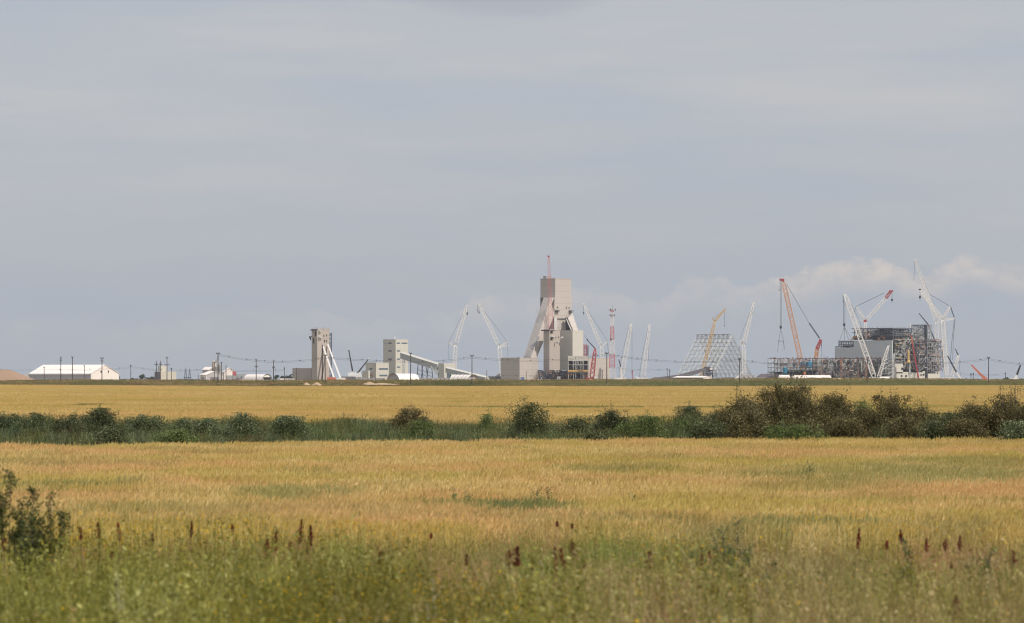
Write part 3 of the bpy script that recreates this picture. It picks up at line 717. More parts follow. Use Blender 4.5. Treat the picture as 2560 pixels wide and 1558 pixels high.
# open steel loading building
fb = thing('steel_annex', P(1446, 954, 3912), 'open steel annex with a yellow floor band below a cream top', 'building')
fb.location.z = 0
def fbox(x0, x1, y0, y1, mat, name, Yo=0, dep=14):
    m = MB(); a = P(x0, y1, 3912 + Yo); m.obox(a, ((x1 - x0) * SC(3912), 0, 0), (0, dep, 0), (0, 0, (y1 - y0) * SC(3912))); return m.build(name, M[mat], fb)
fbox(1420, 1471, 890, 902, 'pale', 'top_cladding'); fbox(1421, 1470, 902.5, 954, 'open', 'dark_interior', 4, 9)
for x in (1420.5, 1433, 1438.5, 1451.5, 1457, 1469.5): fbox(x, x + 1.2, 902, 954, 'lsteel', 'column', -.6, .6)
for y in (911.5, 931.5): fbox(1420, 1471, y, y + 1.4, 'lsteel', 'beam', -.9, .6)
fbox(1420, 1471, 925, 929.5, 'yellow', 'yellow_floor', -1.8, 4)
clutter('inner_steel', 1432, 1460, 903, 925, 3911, 4, 40, ('lsteel', 'dark', 'steel'), fb, .5)
clutter('inner_steel', 1422, 1470, 932, 953, 3911, 4, 50, ('rust', 'dark', 'steel'), fb, .5)
simple_box('white_panel_stack', 'short white wall panel between the two shaft blocks foot', 'panel', 1393, 1401, 942, 3905, M['trailer'], 2)

# --- red/white slim crane in front of headframe
crane('slim red and white crane mast rising above the headframe roof', 3960, (1378, 850), None, (1371.5, 641), 'pinkred', w=(4.6, 3.2, 1.6), ch=.28, br=.17, body=False, group='red cranes', tipcol='red')
t = bpy.data.objects['lattice_crane'] if False else None
def redcrane():
    Y = 3900; c = P(1480, 954, Y); c.z = 0; r = thing('lattice_crane', c, 'solid red lattice boom with a black jib right of the steel annex', 'crane', 'red cranes')
    crawler(r, c, M['red'])
    m = MB(); m.lattice(P(1479, 948, Y), P(1488, 872, Y), 4.2, 2.2, .9, .6, (.05, .05)); m.build('main_boom', M['red'], r)
    m = MB(); m.bar(P(1488, 872, Y), P(1468, 850, Y), 1.0, .7); m.build('jib', M['dark'], r)
    m = MB(); m.line([P(1468, 850, Y), P(1461, 838, Y)], .2); m.build('pendant_line', M['wire'], r)
    m = MB(); m.box(P(1468, 849, Y), (1.2, 1, 1.2)); m.build('boom_head', M['dark'], r)
redcrane()
r = thing('lattice_mast', P(1463, 954, 3990), 'short red lattice frame behind the right shaft block', 'frame', 'red cranes'); r.location.z = 0
m = MB(); m.lattice(P(1463, 954, 3990), P(1463, 861, 3990), 3.0, 2.4, .6, .45); m.build('lattice', M['red'], r)
m = MB(); m.lattice(P(1469.5, 954, 3990), P(1469.5, 864, 3990), 1.0, 1.0, .3, .2); m.build('side_ladder', M['dark'], r)
# --- telecom tower
def telecom():
    Y = 4000; c = P(1530.5, 954, Y); c.z = 0; r = thing('telecom_tower', c, 'red and white banded lattice tower topped with antennas', 'tower')
    m = MB(); m.lattice(c, P(1530.5, 775, Y), 5.6, 2.0, .55, .34, seg=26); m.build('lattice_shaft', M['mast'], r)
    top = P(1530.5, 775, Y)
    for dz, rad in ((0, 3.1), (-5, 2.2)):
        m = MB(); n = 12
        ring = [top + Vector((rad * math.cos(2 * math.pi * k / n), rad * math.sin(2 * math.pi * k / n), dz)) for k in range(n)]
        m.line(ring + [ring[0]], .25)
        for k in range(0, n, 3): m.bar(top + Vector((0, 0, dz)), ring[k], .25)
        m.build('antenna_ring', M['dark'], r)
        for k in range(0, n, 2):
            m = MB(); m.box(ring[k], (.5, .4, 2.2)); m.build('antenna_panel', M['lsteel'] if k % 4 else M['dark'], r)
    m = MB(); m.bar(top, top + Vector((0, 0, 5)), .25, .1); m.build('spike', M['dark'], r)
    m = MB(); m.lathe(P(1528, 848, Y - 2.5), [(.2, -.9), (1.0, -.6), (1.0, .6), (.2, .9)], 10); m.build('dish', M['darkgrey'], r)
telecom()

crane('white crane whose jib leans right, left one of the pair beside the headframe', 4050, (1135, 950), (1139, 863), (1167.5, 764.5), 'white', w=(3.3, 3.2, 2.0), masts=[((1139, 865), (1121, 856), 1.0)], pend=[[(1166, 768), (1122, 856), (1120, 880), (1123, 900)]], hooks=[(1168.5, 766, 1168, 783, 1.5)])
crane('white crane whose jib leans left toward its neighbour, left of the headframe', 4050, (1256, 950), (1248, 866), (1198.5, 761), 'white', w=(3.3, 3.2, 2.0), masts=[((1248, 866), (1270, 855), .9), ((1248, 866), (1272, 864), .9)], pend=[[(1199, 763), (1268, 855), (1270, 885), (1266, 905)]], hooks=[(1198, 763, 1197.5, 780, 1.2), (1194, 761, 1194, 775, .8)])
crane('white crane leaning left between the headframe and the antenna tower', 4100, (1509, 950), (1503.5, 866), (1459.5, 760), 'white', w=(3.0, 3.0, 1.8), pend=[[(1460, 762), (1518, 852), (1521, 880)]], masts=[((1504, 866), (1519, 854), .9)], hooks=[(1459, 762, 1459, 782, 1.2)])
crane('white straight boom just right of the antenna tower', 4050, (1553, 950), None, (1578, 811), 'white', w=(3.6, 3.0, 2.4), pend=[[(1574, 812), (1556, 880), (1546, 945)]], hooks=[(1580, 811, 1580, 930, 1.1)])
crane('slender white straight boom, second to the right of the antenna tower', 4050, (1607, 950), None, (1624, 812), 'white', w=(4.0, 3.2, 1.6), pend=[[(1620, 820), (1603, 900), (1598, 945)], [(1622, 860), (1621, 900)]])
telescopic('short dark boom behind the straight white boom by the antenna tower', 4000, (1556, 950), (1552, 918), (1546.5, 897), w=(1.2, .7))
m_ = telescopic('small white loader arm beside the slender straight boom', 3950, (1596, 952), (1594, 945), (1591, 942), inner='white', w=(1.0, .7))

# --- A-frame storage building skeleton
def aframe():
    Y = 4080; k = SC(Y); r = thing('unfinished_shed', P(1790, 954, Y), 'bare grey steel skeleton of a large A shaped shed', 'building frame'); r.location.z = 0
    v = Vector((.707, .707, 0)); e = Vector((.707, -.707, 0)); ztop = P(0, 836, Y).z; half = 61 * k / .707
    O = P(1686, 954, Y + 20); O.z = 0; nF = 9; step = 82 * k / .707 / (nF - 1)
    def pr(f, t, off=0):
        """point on frame f at arc parameter t in [0,2]; off inward"""
        z = ztop * (t if t <= 1 else 2 - t); h = half * t
        q = O + e * step * f + v * (h); q.z = z
        return q - Vector((0, 0, off))
    n = 12
    for f in range(nF):
        m = MB()
        for i in range(2 * n):
            a, b = i / n, (i + 1) / n
            m.bar(pr(f, a), pr(f, b), .40); m.bar(pr(f, a, 2.6) if a not in (0, 2) else pr(f, a), pr(f, b, 2.6) if b not in (0, 2) else pr(f, b), .3)
            m.bar(pr(f, a), pr(f, b, 2.6), .2) if i % 2 else m.bar(pr(f, a, 2.6), pr(f, b), .2)
        m.build('portal_frame', M['lsteel'], r)
    for i in range(2 * n + 1):
        t = i / n
        if t in (0, 2): continue
        m = MB(); m.bar(pr(0, t), pr(nF - 1, t), .3)
        for f in range(nF - 1):
            t2 = t + 1 / n
            if t2 < 2 and (i + f) % 2 == 0: m.bar(pr(f, t), pr(f + 1, t2), .22)
        m.build('purlin', M['steel'], r)
    # ridge cap and dark cleats
    m = MB()
    for f in range(nF):
        for i in range(2, 2 * n - 1, 2): m.box(pr(f, i / n, 1.4), (.8, .8, 1.0))
    m.build('gusset', M['greywall'], r)
    m = MB(); m.obox(pr(0, 1) - v * 2 , e * step * (nF - 1), v * 2, (0, 0, .4)); m.build('ridge_walkway', M['lsteel'], r)
aframe()
crane('yellow crane with a short raised jib in front of the A shaped skeleton', 3960, (1752, 950), (1787, 803), (1812, 774), 'yellow', w=(2.8, 2.2, 1.0), masts=[((1787, 803), (1780, 797), .7)], pend=[[(1780, 797), (1811, 775)]], hooks=[(1811.5, 776, 1811.5, 814, .7)], pw=.12)
crane('tall white crane rising straight up at the right end of the A shaped skeleton', 3980, (1861, 950), (1859, 862), (1884, 758), 'white', w=(3.0, 3.0, 1.6), masts=[((1859, 861), (1848, 849), .9), ((1859, 861), (1847, 861), .9)], pend=[[(1882, 762), (1849, 850)], [(1848, 862), (1855, 945)]], hooks=[(1882, 760, 1881.5, 780, 1.3)])
m = telescopic('short white arm tilted left at the foot of the tall white crane', 3850, (1838, 952), (1846, 941), (1854, 931), inner='white', w=(1.3, 1.0))
# dark inclined conveyor shed
r = thing('reclaim_conveyor', P(1720, 954, 3930), 'dark sloping conveyor roof ending in a steel head house below the yellow crane', 'conveyor'); r.location.z = 0
m = MB(); a = [P(1636, 945, 3930), P(1700, 936, 3930), P(1757, 921, 3930), P(1766, 921, 3930), P(1766, 926, 3930), P(1736, 937, 3930), P(1680, 952, 3930), P(1636, 953, 3930)]
m.prism(a, (0, 7, 0)); m.build('sloping_roof', M['darkgrey'], r)
m = MB(); m.box(P(1768, 921, 3934), (6, 6, 3)); m.box(P(1778, 924, 3934), (3.5, 4, 3)); m.build('head_box', M['stock'], r)
m = MB(); m.box(P(1778, 922.5, 3929), (2.6, 2, 1.6)); m.build('white_motor', M['white'], r)
clutter('support_frame', 1757, 1792, 924, 952, 3931, 6, 70, ('blue_steel', 'steel', 'dark'), r, .4)
# low long tent & low pale sheds
r, *_ = gable('low_tent', 'long low white roof with grey side in front of the A shaped skeleton', 'tent', 1684, 1758, 1783, 944.5, 941.3, 954, 3850, M['darkgrey'], M['whitefab'], 20, endm=M['whitefab'])
simple_box('low_shed', 'low pinkish shed right of the tall white crane foot', 'shed', 1855, 1888, 938, 3950, M['trailer'], 10)
simple_box('low_shed', 'lower white shed strip left of the dark mound', 'shed', 1873, 1915, 944.5, 3800, M['trailer'], 6)
heap('stockpile', 1880, 1990, 934.5, 4150, M['stock'], label='long dark mound left of the blue tank rack', cat='stockpile', flat=.55, rough=.02)
heap('stockpile', 1610, 1700, 943, 4150, M['stock'], label='low dark mound left of the sloping conveyor roof', cat='stockpile', flat=.4, rough=.02)
heap('stockpile', 1800, 1850, 943, 4150, M['stock'], label='low grey mound right of the steel head house', cat='stockpile', flat=.4, rough=.02)

# --- lower steel rack (px 1935-2226) and mill building
def steelframe(root, O, u, v, Lu, Lv, z0, z1, nu, nv, nz, w=.6, cols='steel', deck='blue_steel', brace=.3, diag='steel', name='storey_frame', ragged=.0, decks=True, beamw=.5):
    """multi-storey frame on a (u, v) grid; one frame mesh and one deck per storey"""
    for k in range(nz):
        za = z0 + (z1 - z0) * k / nz; zb = z0 + (z1 - z0) * (k + 1) / nz; m = MB(); mb2 = MB()
        for i in range(nu + 1):
            for j in range(nv + 1):
                if k == nz - 1 and random.random() < ragged: continue
                q = O + u * Lu * i / nu + v * Lv * j / nv
                m.bar(Vector((q.x, q.y, za)), Vector((q.x, q.y, zb)), w)
                if i < nu:
                    q2 = q + u * Lu / nu; m.bar(Vector((q.x, q.y, zb)), Vector((q2.x, q2.y, zb)), beamw)
                    if random.random() < brace: mb2.bar(Vector((q.x, q.y, za)), Vector((q2.x, q2.y, zb)), w * .6) if random.random() < .5 else mb2.bar(Vector((q.x, q.y, zb)), Vector((q2.x, q2.y, za)), w * .6)
                    if random.random() < .4: zz = za + (zb - za) * random.uniform(.25, .7); mb2.bar(Vector((q.x, q.y, zz)), Vector((q2.x, q2.y, zz)), w * .5)
                if j < nv:
                    q2 = q + v * Lv / nv; m.bar(Vector((q.x, q.y, zb)), Vector((q2.x, q2.y, zb)), beamw)
                    if random.random() < brace: mb2.bar(Vector((q.x, q.y, za)), Vector((q2.x, q2.y, zb)), w * .6)
                    if random.random() < .4: zz = za + (zb - za) * random.uniform(.25, .7); mb2.bar(Vector((q.x, q.y, zz)), Vector((q2.x, q2.y, zz)), w * .5)
        m.build(name, M[cols], root)
        if mb2.v: mb2.build('bracing', M[diag], root)
        if decks and k < nz:
            m = MB(); q = O + u * Lu * .01 + v * Lv * .03; m.obox((q.x, q.y, zb - .2), u * Lu * .98, v * Lv * .94, (0, 0, -.35)); m.build('floor_deck', M[deck], root)
def bits(root, O, u, v, Lu, Lv, z0, z1, n, mats, name='equipment', smin=1.0, smax=4.0, front=.6):
    """boxes, drums and pipes of plant equipment inside the frame"""
    for i in range(n):
        s_ = random.uniform(smin, smax); q = O + u * random.uniform(.02, .96) * Lu + v * random.uniform(.05, front) * Lv
        z = random.uniform(z0, z1 - s_ * .6); m = MB(); t = random.random()
        if t < .45: m.obox((q.x, q.y, z), u * s_ * random.uniform(.8, 2.2), v * s_, (0, 0, s_ * random.uniform(.4, 1)))
        elif t < .7: m.bar((q.x, q.y, z + s_ * .3), Vector((q.x, q.y, z + s_ * .3)) + u * s_ * 2.5, s_ * .45, n=10)
        else: m.lathe((q.x, q.y, z), [(s_ * .3, 0), (s_ * .42, s_ * .2), (s_ * .42, s_ * 1.0), (s_ * .2, s_ * 1.2)], 10)
        m.build(name, M[random.choice(mats)], root)
A = R(45); U = Vector((-math.cos(A), math.sin(A), 0)); Vv = Vector((math.sin(A), math.cos(A), 0))
def rack():
    Y = 3990; k = SC(Y); C = P(2204, 954, Y); C.z = 0
    r = thing('steel_rack', C, 'long low open steel structure with blue tanks in front of the mill', 'steel structure')
    Lu = (2204 - 1936) * k / .707; Lv = 24 * k / .707 + 6; z1 = P(0, 896, Y).z
    # right two thirds: five storeys; left part: truss top
    Lr = Lu * .60
    steelframe(r, C, U, Vv, Lr, Lv, 0, z1, 20, 2, 6, .6, 'steel', 'blue_steel', .35, 'lsteel', ragged=.2)
    C2 = C + U * (Lr + .5)
    steelframe(r, C2, U, Vv, Lu - Lr - .5, Lv, 0, z1 * .42, 11, 2, 2, .55, 'blue_steel', 'dark', .3, 'steel')
    steelframe(r, C2, U, Vv, Lu - Lr - .5, Lv, z1 * .42, z1, 14, 2, 3, .45, 'steel', 'blue_steel', .75, 'lsteel', ragged=.3, decks=False)
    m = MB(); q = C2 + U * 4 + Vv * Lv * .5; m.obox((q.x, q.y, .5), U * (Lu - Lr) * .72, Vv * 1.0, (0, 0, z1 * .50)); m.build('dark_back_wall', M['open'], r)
    for t in (.17, .52, .70, .86):
        m = MB(); q = C + U * Lr * t + Vv * (Lv * .45); m.obox((q.x, q.y, .2), U * Lr * random.uniform(.05, .12), Vv * 1.0, (0, 0, z1 * random.uniform(.75, .95))); m.build('inner_wall', M['blue_steel'] if t < .6 else M['open'], r)
    bits(r, C, U, Vv, Lr, Lv, 1, z1 - 2, 60, ('rust', 'steel', 'blue_steel', 'dark', 'greywall', 'dark', 'lsteel'), smin=.8, smax=3.0)
    bits(r, C2, U, Vv, Lu - Lr, Lv, 1, z1 * .8, 26, ('dark', 'blue_steel', 'steel', 'rust'), smin=.8, smax=3.0)
    # rust coloured column strip and scaffold tower
    for x0, x1, mt in ((2101, 2110, 'rust'), (2166, 2171, 'rust')):
        for i in range(5):
            m = MB(); a = P(x0 + random.uniform(0, 3), 951 - i * 11, 3972 + (2204 - x0) * k); m.box(a + Vector((0, 0, 1.5)), (random.uniform(1.2, 2.6), .5, random.uniform(2.0, 3.6))); m.build('scaffold_sheet', M[mt], r)
    q = C + U * Lr * .87 - Vv * 1.5; m = MB(); m.lattice(q, q + Vector((0, 0, z1)), 3.0, 3.0, .4, .3); m.build('scaffold_tower', M['lsteel'], r)
    m = MB()
    for i in range(60):
        t = random.random(); q = C + U * Lu * t + Vv * random.uniform(0, Lv); q.z = z1; m.bar(q, q + Vector((random.uniform(-.8, .8), 0, random.uniform(.8, 2.6))), .25)
    m.build('upstand_post', M['steel'], r)
    clutter('piping', 1940, 2030, 898, 922, 4040, 20, 110, ('steel', 'steel', 'blue_steel', 'rust'), r, .4)
    clutter('piping', 2040, 2100, 898, 952, 4010, 14, 130, ('lsteel', 'steel', 'rust', 'dark'), r, .42)
    clutter('piping', 2100, 2200, 898, 952, 3992, 14, 220, ('lsteel', 'steel', 'rust', 'dark'), r, .42)
    m = MB()
    for i in range(26):
        t = i / 26; q = C + U * Lu * t - Vv * .4; q.z = z1 + .1; m.obox(q, U * Lu * random.uniform(.01, .03), Vv * .3, (0, 0, random.uniform(.4, 1.1)))
    m.build('edge_board', M['rust'], r)
    for x, y, rr, h in ((2008, 917, 2.7, 4.2), (2023, 917.5, 2.7, 4.6), (1963, 934, 2.2, 5.4), (1985, 915, 1.5, 2.6)):
        Yt = 3990 + (2204 - x) * k - 8; c = P(x, y, Yt); m = MB(); m.lathe(c, [(rr * .6, -.8), (rr, 0), (rr, h), (rr * .9, h + .3), (rr * .2, h + .6)], 20); m.build('blue_tank', M['blue'], r, smooth=False)
    return r
rack()
r = thing('site_shelter', P(2014, 954, 3850), 'small orange red hut standing on the white covered heap', 'hut'); r.location.z = 0
m = MB(); m.box(P(2012, 941, 3850), (1.9, 2, 7)); m.build('hut_body', M['redor'], r)
m = MB(); m.prism([P(2008.5, 931.5, 3849), P(2015.5, 931.5, 3849), P(2012, 929, 3849)], (0, 2.4, 0)); m.build('hut_roof', M['yellow'], r)
heap('covered_heap', 1944, 1979, 937.5, 3800, M['whitefab'], label='shorter white covered heap below the blue tank rack', cat='covered heap', flat=.75, rough=.03, group='white covered heaps', depth=10)
heap('covered_heap', 1976, 2082, 938.0, 3790, M['whitefab'], label='long white covered heap below the steel rack', cat='covered heap', flat=.9, rough=.03, group='white covered heaps', depth=12)
heap('covered_heap', 2196, 2228, 942, 3790, M['whitefab'], label='small white covered heap left of the mill corner', cat='covered heap', flat=.7, rough=.04, group='white covered heaps', depth=8)

def mill():
    Y = 4040; k = SC(Y); C = P(2232, 954, Y); C.z = 0; zz = lambda y: P(0, y, Y).z
    r = thing('mill_building', C, 'huge mill building of open steelwork with grey and white wall panels', 'building')
    LX = lambda px: (2232 - px) * k / .707
    RX = lambda px: (px - 2232) * k / .707
    def lwall(x0, x1, y0, y1, mat, nm, out=0, th=.8):
        m = MB(); q = C + U * LX(x1) - Vv * out; q.z = max(0, zz(y1)); m.obox(q, U * (LX(x0) - LX(x1)), Vv * th, (0, 0, zz(y0) - q.z)); return m.build(nm, M[mat], r)
    def rwall(x0, x1, y0, y1, mat, nm, out=0, th=.8):
        m = MB(); q = C + Vv * RX(x0) - U * out; q.z = max(0, zz(y1)); m.obox(q, Vv * (RX(x1) - RX(x0)), U * th, (0, 0, zz(y0) - q.z)); return m.build(nm, M[mat], r)
    # left face
    lwall(2138, 2225, 851, 954, 'millwall', 'wall_panel', .6); lwall(2098, 2137.5, 869, 954, 'millwall', 'wall_panel', .55)
    lwall(2226, 2232.5, 851, 954, 'millwall', 'corner_panel', 1.1)
    steelframe(r, C + Vv * 1, U, Vv, LX(2142), 26, zz(849), zz(821), 15, 2, 3, .62, 'blue_steel', 'blue_steel', .3, 'steel', ragged=0, decks=False)
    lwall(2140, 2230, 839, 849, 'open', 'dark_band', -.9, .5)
    lwall(2138, 2232, 820, 822, 'blue_steel', 'roof_beam', .9, 1.2)
    lwall(2138, 2232, 830.5, 832, 'blue_steel', 'roof_beam', .9, 1.2)
    for i in range(9):
        m = MB(); x = random.choice((2144, 2150, 2183, 2186, 2205, 2210, 2214, 2219)) + random.uniform(-3, 3); q = C + U * LX(x) - Vv * 1.6; q.z = zz(random.uniform(842, 850)); m.obox(q, U * random.uniform(1, 4), Vv * .5, (0, 0, random.uniform(1, 2.6))); m.build('scaffold_sheet', M['rust'], r)
    m = MB(); q0 = C + U * LX(2136) - Vv * 1.4; m.bar(Vector((q0.x, q0.y, zz(850))), Vector((q0.x, q0.y, zz(838))) - U * 8, .8); m.build('raking_beam', M['yellow'], r)
    # left lower steel bay
    steelframe(r, C + U * LX(2137), U, Vv, LX(2098) - LX(2137), 18, zz(893), zz(866), 6, 2, 3, .45, 'blue_steel', 'dark', .4, 'steel')
    # right face: open frame, floors
    steelframe(r, C + Vv * 1.5 + U * 1, Vv, U, RX(2320), 26, zz(924), zz(821), 11, 2, 11, .65, 'steel', 'blue_steel', .38, 'lsteel', ragged=.2)
    steelframe(r, C + Vv * RX(2326) + U * 1, Vv, U, RX(2341) - RX(2326), 18, zz(930), zz(811), 3, 2, 13, .5, 'steel', 'blue_steel', .5, 'lsteel')
    steelframe(r, C + Vv * RX(2341.5) + U * 1, Vv, U, RX(2362) - RX(2341.5), 22, zz(932), zz(847), 4, 2, 9, .55, 'steel', 'blue_steel', .5, 'lsteel', ragged=.2)
    m = MB(); q = C + Vv * RX(2320.5) - U * 2.5; m.obox(q, U * 6.2 * k / .707 * .9, Vv * .8, (0, 0, zz(811))); m.build('stair_tower_wall', M['blue_steel'], r)  # left face of the tower, its shadow put into the darker steel colour
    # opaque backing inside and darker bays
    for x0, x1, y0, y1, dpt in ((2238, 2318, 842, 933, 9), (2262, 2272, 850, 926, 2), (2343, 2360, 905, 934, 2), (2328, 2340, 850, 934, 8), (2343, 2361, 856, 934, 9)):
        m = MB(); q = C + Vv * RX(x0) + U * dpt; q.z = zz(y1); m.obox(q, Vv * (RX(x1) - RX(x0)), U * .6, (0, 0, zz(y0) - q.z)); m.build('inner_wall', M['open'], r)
    rwall(2234, 2236.5, 853, 883, 'open', 'corner_opening', .3, .5); rwall(2228.2 + 4, 2237, 884, 954, 'greywall', 'corner_wall', .5, .6)
    rwall(2237.5, 2259, 909, 954, 'pale', 'base_wall', .5); rwall(2259, 2275, 930, 954, 'pale', 'base_wall', .45); rwall(2280, 2320, 931, 954, 'pale', 'base_wall', .5); rwall(2328, 2361.5, 934, 954, 'pale', 'base_wall', .5)
    rwall(2350, 2361.8, 930, 934, 'pale', 'base_wall', .5); rwall(2313, 2320, 928, 931, 'pale', 'base_wall', .5)
    rwall(2275, 2280, 909, 954, 'greywall', 'pilaster', .9)
    for x0, x1, y0, y1 in ((2240, 2258, 930.5, 933), (2254, 2258, 919, 925), (2253, 2257, 938, 942), (2265, 2269, 938, 942.5), (2313.5, 2318, 934.5, 939), (2307, 2311, 936, 939), (2353, 2356.5, 931, 934)): rwall(x0, x1, y0, y1, 'open', 'opening', .8, .3)
    for i in range(12):
        y = random.choice((850, 857, 863, 870, 877, 887, 893)) ; x = random.uniform(2238, 2256); rwall(x, x + random.uniform(3, 10), y, y + 1.3, random.choice(('lsteel', 'yellow', 'lsteel', 'rust')), 'pipe_run', 1.0, .6)
    for y, x0, x1, mt in ((857, 2281, 2320, 'steel'), (876.5, 2281, 2320, 'lsteel'), (885, 2300, 2320, 'lsteel'), (847.5, 2237, 2262, 'rust'), (836, 2262, 2276, 'rust'), (847, 2340, 2359, 'rust'), (885, 2336, 2360, 'rust'), (905, 2350, 2361, 'rust')): rwall(x0, x1, y, y + 1.2, mt, 'edge_beam', 1.2, .6)
    bits(r, C + Vv * 3 + U * 2, Vv, U, RX(2318), 20, zz(922), zz(836), 90, ('rust', 'steel', 'blue_steel', 'dark', 'greywall', 'dark', 'blue_steel', 'lsteel'), smin=.8, smax=3.2, front=.3)
    bits(r, C + Vv * RX(2342) + U * 2, Vv, U, RX(2361) - RX(2342), 20, zz(930), zz(850), 26, ('rust', 'steel', 'blue_steel', 'dark', 'lsteel'), smin=.8, smax=2.6, front=.3)
    clutter('piping', 2240, 2318, 845, 928, Y + 12, 14, 330, ('lsteel', 'steel', 'rust', 'dark', 'blue_steel'), r, .4)
    clutter('piping', 2330, 2361, 852, 932, Y + 50, 10, 150, ('blue_steel', 'steel', 'rust', 'dark'), r, .4)
    clutter('piping', 2145, 2228, 823, 849, Y + 6, 20, 90, ('lsteel', 'steel', 'rust', 'dark'), r, .35)
    m = MB(); c = P(2271, 906, Y - 6); m.lathe(c, [(1.8, 0), (1.4, 1.4), (1.05, 2.2), (1.0, 11.2), (.5, 11.6)], 14); m.build('yellow_column', M['yellow'], r)
    m = MB(); m.box(P(2270, 907.5, Y - 6), (6.5, 3, .6)); m.build('yellow_platform', M['yellow'], r)
    m = MB(); q = P(2277, 820, Y + 12); m.bar(q, q + Vector((0, 0, 4.2)), .7); m.build('roof_stack', M['white'], r)
    m = MB()
    for i in range(60):
        if random.random() < .5: q = C + U * LX(random.uniform(2140, 2230)) + Vv * random.uniform(0, 20)
        else: q = C + Vv * RX(random.uniform(2235, 2318)) + U * random.uniform(0, 20)
        q.z = zz(821); m.bar(q, q + Vector((0, 0, random.uniform(.8, 2.4))), .22)
    m.build('upstand_post', M['steel'], r)
mill()
# hoisted module and cranes over the mill
r = crane('heavy white crane lowering a steel module at the left side of the mill', 3950, (2187, 950), None, (2112.5, 737), 'white', w=(4.2, 4.0, 3.6), ch=.62, br=.42, hooks=[], pend=[[(2118, 742), (2148, 800), (2166, 862)]])
Yh = 3950
m = MB()
for dx in (-.6, .6): m.bar(P(2110.5, 740, Yh) + Vector((dx, 0, 0)), P(2110.5, 808, Yh) + Vector((dx, 0, 0)), .3)
m.build('hoist_line', M['wire'], r)
m = MB(); m.lathe(P(2110.5, 817, Yh), [(.3, 0), (1.1, 1.2), (1.2, 2.6), (.4, 3.4)], 10); m.build('hook_block', M['dark'], r)
m = MB(); m.bar(P(2107.5, 737, Yh), P(2107.5, 754, Yh), .15); m.lathe(P(2107.5, 756, Yh), [(.1, 0), (.5, .4), (.1, 1)], 8); m.build('auxiliary_hook', M['dark'], r)
q = P(2116, 868, Yh); t = thing('hoisted_module', q, 'dark steel module hanging from the heavy white crane by slings', 'steel module')
steelframe(t, q + Vector((-6.6, 0, 0)), Vector((1, 0, 0)), Vector((0, 1, 0)), 13.2, 7, q.z, q.z + 5.6, 6, 2, 2, .42, 'blue_steel', 'open', .3, 'steel')
m = MB(); m.box(q + Vector((1.5, 3, .9)), (9, 4, 1.6)); m.build('equipment', M['open'], t)
for ex, ey in ((-6.4, 0), (6.4, 0), (-1, 7), (3.2, 7)):
    m = MB(); m.bar(P(2110.5, 818, Yh), q + Vector((ex, ey, 5.6)), .22); m.build('sling', M['wire'], t)

r = crane('tall orange crane with a red head over the blue tank rack', 4100, (2012, 952), None, (1958, 702), 'orange', w=(4.0, 4.0, 3.4), ch=.55, br=.38, body=True, tipcol='red', pend=[[(1966, 710), (2023, 808)]], pw=.3)
m = MB(); Yh = 4100
for dx in (-.5, .5): m.bar(P(1952, 703, Yh) + Vector((dx, 0, 0)), P(1952, 814, Yh) + Vector((dx, 0, 0)), .28)
m.build('hoist_line', M['wire'], r)
m = MB(); m.lathe(P(1952, 823, Yh), [(.3, 0), (1.1, 1.2), (1.2, 2.6), (.4, 3.4)], 10); m.build('hook_block', M['dark'], r)
m = MB(); m.bar(P(1948, 703, Yh), P(1948, 723, Yh), .15); m.lathe(P(1948, 727, Yh), [(.1, 0), (.6, .4), (.1, 1.4)], 8); m.build('auxiliary_hook', M['dark'], r)
m = MB(); m.box(P(1955, 700, Yh), (4.2, 2.4, 2.2)); m.bar(P(1950, 701, Yh), P(1949, 696, Yh), .6); m.build('head_sheaves', M['red'], r)
m = MB(); m.line([P(1952, 823, Yh), P(1946.5, 853, Yh), P(1944, 880, Yh)], .25); m.line([P(1952, 823, Yh), P(1959, 853, Yh), P(1962, 875, Yh)], .25); m.bar(P(1946.5, 853, Yh), P(1960, 853, Yh), .4); m.line([P(1959, 855, Yh), P(1956.5, 878, Yh)], .2); m.build('rigging_frame', M['dark'], r)
m = MB(); m.bar(P(2023, 808, Yh), P(2049, 846, Yh), 1.3); m.build('luffing_ropes', M['blue_steel'], r)
m = MB(); m.lattice(P(2036, 925, Yh), P(2043, 872, Yh), 2.9, 2.6, .9, .6); m.build('back_mast', M['orange'], r)
m = MB(); m.lattice(P(2043, 872, Yh), P(2052, 849, Yh), 2.6, 1.6, 1.0, .8); m.build('mast_head', M['red'], r)
m = MB(); m.bar(P(2054, 850, Yh), P(2054, 870, Yh), .5); m.bar(P(2054, 870, Yh), P(2054.5, 893, Yh), .2); m.build('mast_rope', M['dark'], r)

r = crane('white crane with a red jib tip standing behind the mill roof', 4120, (2162, 950), (2163.5, 802), (2222, 737), 'white', w=(3, 2.4, 2.4), ch=.62, br=.36, masts=[((2163, 800), (2141, 767), 1.6), ((2163, 803), (2146, 800), .8)], pend=[[(2141, 766), (2210, 733)], [(2141, 766), (2135, 782)]], hooks=[(2230, 732, 2230, 749, 1.8)], pw=.35, body=True)
m = MB(); m.lattice(P(2215, 745, 4120), P(2228, 727, 4120), 2.4, 2.2, .7, .5); m.box(P(2229, 728, 4120), (3, 2, 1.6)); m.build('red_jib_tip', M['red'], r)
m = MB(); m.box(P(2163, 803, 4120), (2.6, 2, 2.4)); m.build('red_pivot', M['red'], r)
crane('short white crane leaning right below the mill corner panel', 3900, (2195, 950), None, (2221, 866), 'white', w=(2.8, 2.8, 1.8), ch=.5, br=.35, pend=[[(2223, 868), (2226, 945)], [(2219, 866), (2208, 853)]])
